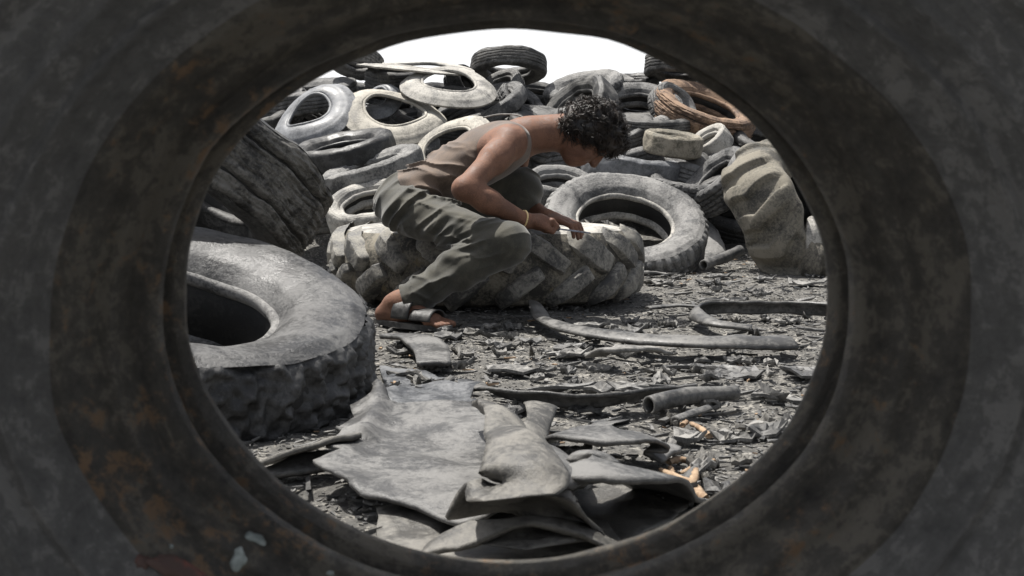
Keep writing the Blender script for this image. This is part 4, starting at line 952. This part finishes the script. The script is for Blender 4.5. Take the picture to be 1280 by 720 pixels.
    h.op(lambda X, Y, Z: -((X - wai[0]) * sp[0] + (Z - wai[2]) * sp[2] + .055 + 0 * Y), (-.6, 4.2, .3), (-.12, 4.8, .62), .004, cut=True) if False else None
    # waist: cut everything beyond the waist line on the belly side of the torso only
    def waist(X, Y, Z):
        a = (X - wai[0]) * sp[0] + (Z - wai[2]) * sp[2]; return -(a + .088) + 0 * Y
    h.op(waist, (-.60, 4.28, .475), (-.15, 4.66, .60), .004, cut=True)
    V, Q = h.mesh(); tr_ = ob('trousers', mesh_np('trousers', V - org, Q), M['trouser'], root)
    # waistband and belt loops
    def tube(name, pts, rad, mat, parent, closed=False, nseg=8, flat=1.0, orient=None):
        c = catmull([tuple(p) + ((rad,) if np.isscalar(rad) else ()) for p in pts] , len(pts) * 5)
        tg = np.gradient(c[:, :3], axis=0); tg /= np.linalg.norm(tg, axis=1)[:, None] + 1e-9; ref = np.array(orient if orient is not None else (0, 0, 1.)); s = np.cross(tg, ref); s /= np.linalg.norm(s, axis=1)[:, None] + 1e-9; u = np.cross(s, tg)
        a = np.linspace(0, 2 * np.pi, nseg, endpoint=False); v = c[:, None, :3] + (s[:, None] * np.cos(a)[None, :, None] * flat + u[:, None] * np.sin(a)[None, :, None]) * c[:, 3][:, None, None]
        m = len(c); I = np.arange(m * nseg).reshape(m, nseg); J = np.roll(I, -1, 1); q = [np.stack([I[:-1], I[1:], J[1:], J[:-1]], -1).reshape(-1, 4), np.array([I[0][::-1]]), np.array([I[-1]])]
        return ob(name, mesh_np(name, v.reshape(-1, 3) - org, q), M[mat], parent)
    # hair: scalp shell and curls
    hf = Field((.10, 4.28, .48), (.50, 4.62, .86), .004)
    hf.ell(hc + U * .038 - Fw * .018, HA, (.106, .104, .092), .02); hf.ell(hc + U * .085 + Fw * .050, HA, (.045, .055, .062), .04); hf.ell(hc - U * .025 - Fw * .065, HA, (.075, .045, .070), .03)
    hf.ell(hc - U * .055 + Fw * .070, HA, (.095, .085, .10), .012, cut=True)
    X, Y, Z = hf.ax[0][:, None, None], hf.ax[1][None, :, None], hf.ax[2][None, None]; pp = np.stack(np.broadcast_arrays(X, Y, Z), -1)
    hf.d += (.010 * fbm(pp * 28, 2, 91)).astype(np.float32)
    V, Q = hf.mesh(); ha = ob('hair', mesh_np('hair', V - org, Q), M['hair'], root)
    rg = np.random.default_rng(5); Vn = V[rg.integers(0, len(V), 620)]
    Vs, Qs, off = [], [], 0
    cen = hc + U * .03
    for p0 in Vn:                                   # locks: a few wavy strands that share one bend
        nrm = p0 - cen; nrm /= np.linalg.norm(nrm)
        flow = Fw * .55 + rg.normal(size=3) * .75; flow -= nrm * (flow @ nrm); flow /= np.linalg.norm(flow); t2 = np.cross(nrm, flow)
        Ln = rg.uniform(.022, .055); amp = rg.uniform(.004, .009); ph = rg.uniform(0, 6.28); tw = rg.uniform(3.5, 8.5); lift = rg.uniform(.003, .016)
        for k_ in range(5):
            m = 12; tt = np.linspace(0, 1, m); j = rg.normal(size=3) * .0035; j2 = rg.normal(size=3) * .006
            c = p0 - nrm * .004 + j + flow[None] * (Ln * tt)[:, None] + nrm[None] * (lift * np.sin(tt * 2.4) - .012 * tt ** 2 * (Ln > .04))[:, None] + (np.cos(tt * tw + ph)[:, None] * t2[None] + np.sin(tt * tw + ph)[:, None] * nrm[None] * .8) * (amp * (.4 + tt))[:, None] + j2[None] * tt[:, None]
            tg = np.gradient(c, axis=0); tg /= np.linalg.norm(tg, axis=1)[:, None]; s = np.cross(tg, nrm); s /= np.linalg.norm(s, axis=1)[:, None] + 1e-9; u = np.cross(s, tg)
            tr2 = .0019 * (1 - .75 * tt); a = np.array([0, 2.09, 4.19])
            v = c[:, None] + (s[:, None] * np.cos(a)[None, :, None] + u[:, None] * np.sin(a)[None, :, None]) * tr2[:, None, None]
            I = np.arange(m * 3).reshape(m, 3) + off; J = np.roll(I, -1, 1); Qs.append(np.stack([I[:-1], I[1:], J[1:], J[:-1]], -1).reshape(-1, 4)); Vs.append(v.reshape(-1, 3)); off += m * 3
    cu = ob('curls', mesh_np('curls', np.vstack(Vs) - org, np.vstack(Qs)), M['hair'], ha); cu['kind'] = 'stuff'
    # bracelet
    bc = Rw - (Rw - Re) / np.linalg.norm(Rw - Re) * .012; bd = (Rw - Re) / np.linalg.norm(Rw - Re); b1 = np.cross(bd, up_); b1 /= np.linalg.norm(b1); b2 = np.cross(bd, b1)
    tube('bracelet', [bc + (b1 * math.cos(t) + b2 * math.sin(t)) * .0305 + bd * .006 * math.sin(t) for t in np.linspace(0, 2 * np.pi, 16)], .0032, 'brass', root, orient=bd)
    # white edging of the vest's neck
    tube('neckline_trim', [A3(P(604, 147, 4.52)), A3(P(625, 143, 4.50)), A3(P(650, 145, 4.45)), A3(P(664, 158, 4.41)), A3(P(674, 167, 4.40)), A3(P(673, 176, 4.405))], .0030, 'trim', root)
    # sandal: sole + strap
    c0 = hee - fd * .035; L_ = np.linalg.norm((ball - hee)[:2]) + .105
    for nm, zz, th_, wid in (('sandal', .0, .02, .046),):
        t = np.linspace(0, 1, 18); hw = wid * (np.sin(np.clip(t, .02, .98) * np.pi) ** .35) * (.78 + .3 * t); ys = []
        cc = c0[None] + fd[None] * (t * L_)[:, None]; top = []
        for s_ in (-1, 1): top.append(cc + fs[None] * (hw * s_)[:, None])
        v = []
        for z_ in (.0, .019):
            for e in top: q = e.copy(); q[:, 2] = z_ + .004 + .006 * (1 - t); v.append(q)
        v = np.stack(v, 1); I = np.arange(18 * 4).reshape(18, 4)   # order: low-, low+, high-, high+
        q = []
        for a_, b_ in ((0, 1), (1, 3), (3, 2), (2, 0)): q.append(np.stack([I[:-1, a_], I[:-1, b_], I[1:, b_], I[1:, a_]], -1))
        sole = ob('sandal', mesh_np('sandal', v.reshape(-1, 3) - org, q + [np.array([[I[0, 0], I[0, 2], I[0, 3], I[0, 1]], [I[-1, 0], I[-1, 1], I[-1, 3], I[-1, 2]]])], smooth=False), M['scrapd'], root)
    so = np.array(org)
    mid = ball - fd * .015
    for (dd, ht, wd) in ((-.005, .038, .085), (-.085, .064, .07)):
        pts = []
        for t in np.linspace(-1, 1, 9):
            p = mid + fd * dd + fs * (.049 * math.sin(t * 1.5)); p[2] = .028 + ht * math.cos(t * 1.5) + .006; pts.append((*(p - so), wd, 0))
        V, Q = ribbon(np.array(pts), n=24, th=.005, noise=.0008); ob('strap', mesh_np('strap', V, Q), M['dark'], sole)
    # knife, a thing of its own
    k0, k1 = kn0 - kd * .045, kn0 + kd * .05
    kr = empty('knife', Matrix.Translation(kn0)); tag(kr, 'flat steel blade held in the man\'s right hand', 'knife')
    def bar(name, a, b, hw, hh, mat, taper=1):
        d = b - a; L = np.linalg.norm(d); d /= L; s = np.cross(d, up_); s /= np.linalg.norm(s); u = np.cross(s, d); v = []
        for t, k_ in ((0, .85), (.12, 1), (.6, 1), (.9, .75 if taper < 1 else 1), (1, taper)):
            for i_, j_ in ((-1, -1), (1, -.7), (1, .7), (-1, 1)): v.append(a + d * L * t + s * i_ * hw * k_ + u * j_ * hh)
        I = np.arange(20).reshape(5, 4); J = np.roll(I, -1, 1)
        ob(name, mesh_np(name, np.array(v) - kn0, [np.stack([I[:-1], I[1:], J[1:], J[:-1]], -1).reshape(-1, 4), np.array([I[0][::-1], I[-1]])], smooth=False), M[mat], kr)
    bar('handle', k0, k1, .011, .009, 'scrapd'); bar('blade', k1, k1 + kd * .13 , .020, .003, 'blade', .25)
person()
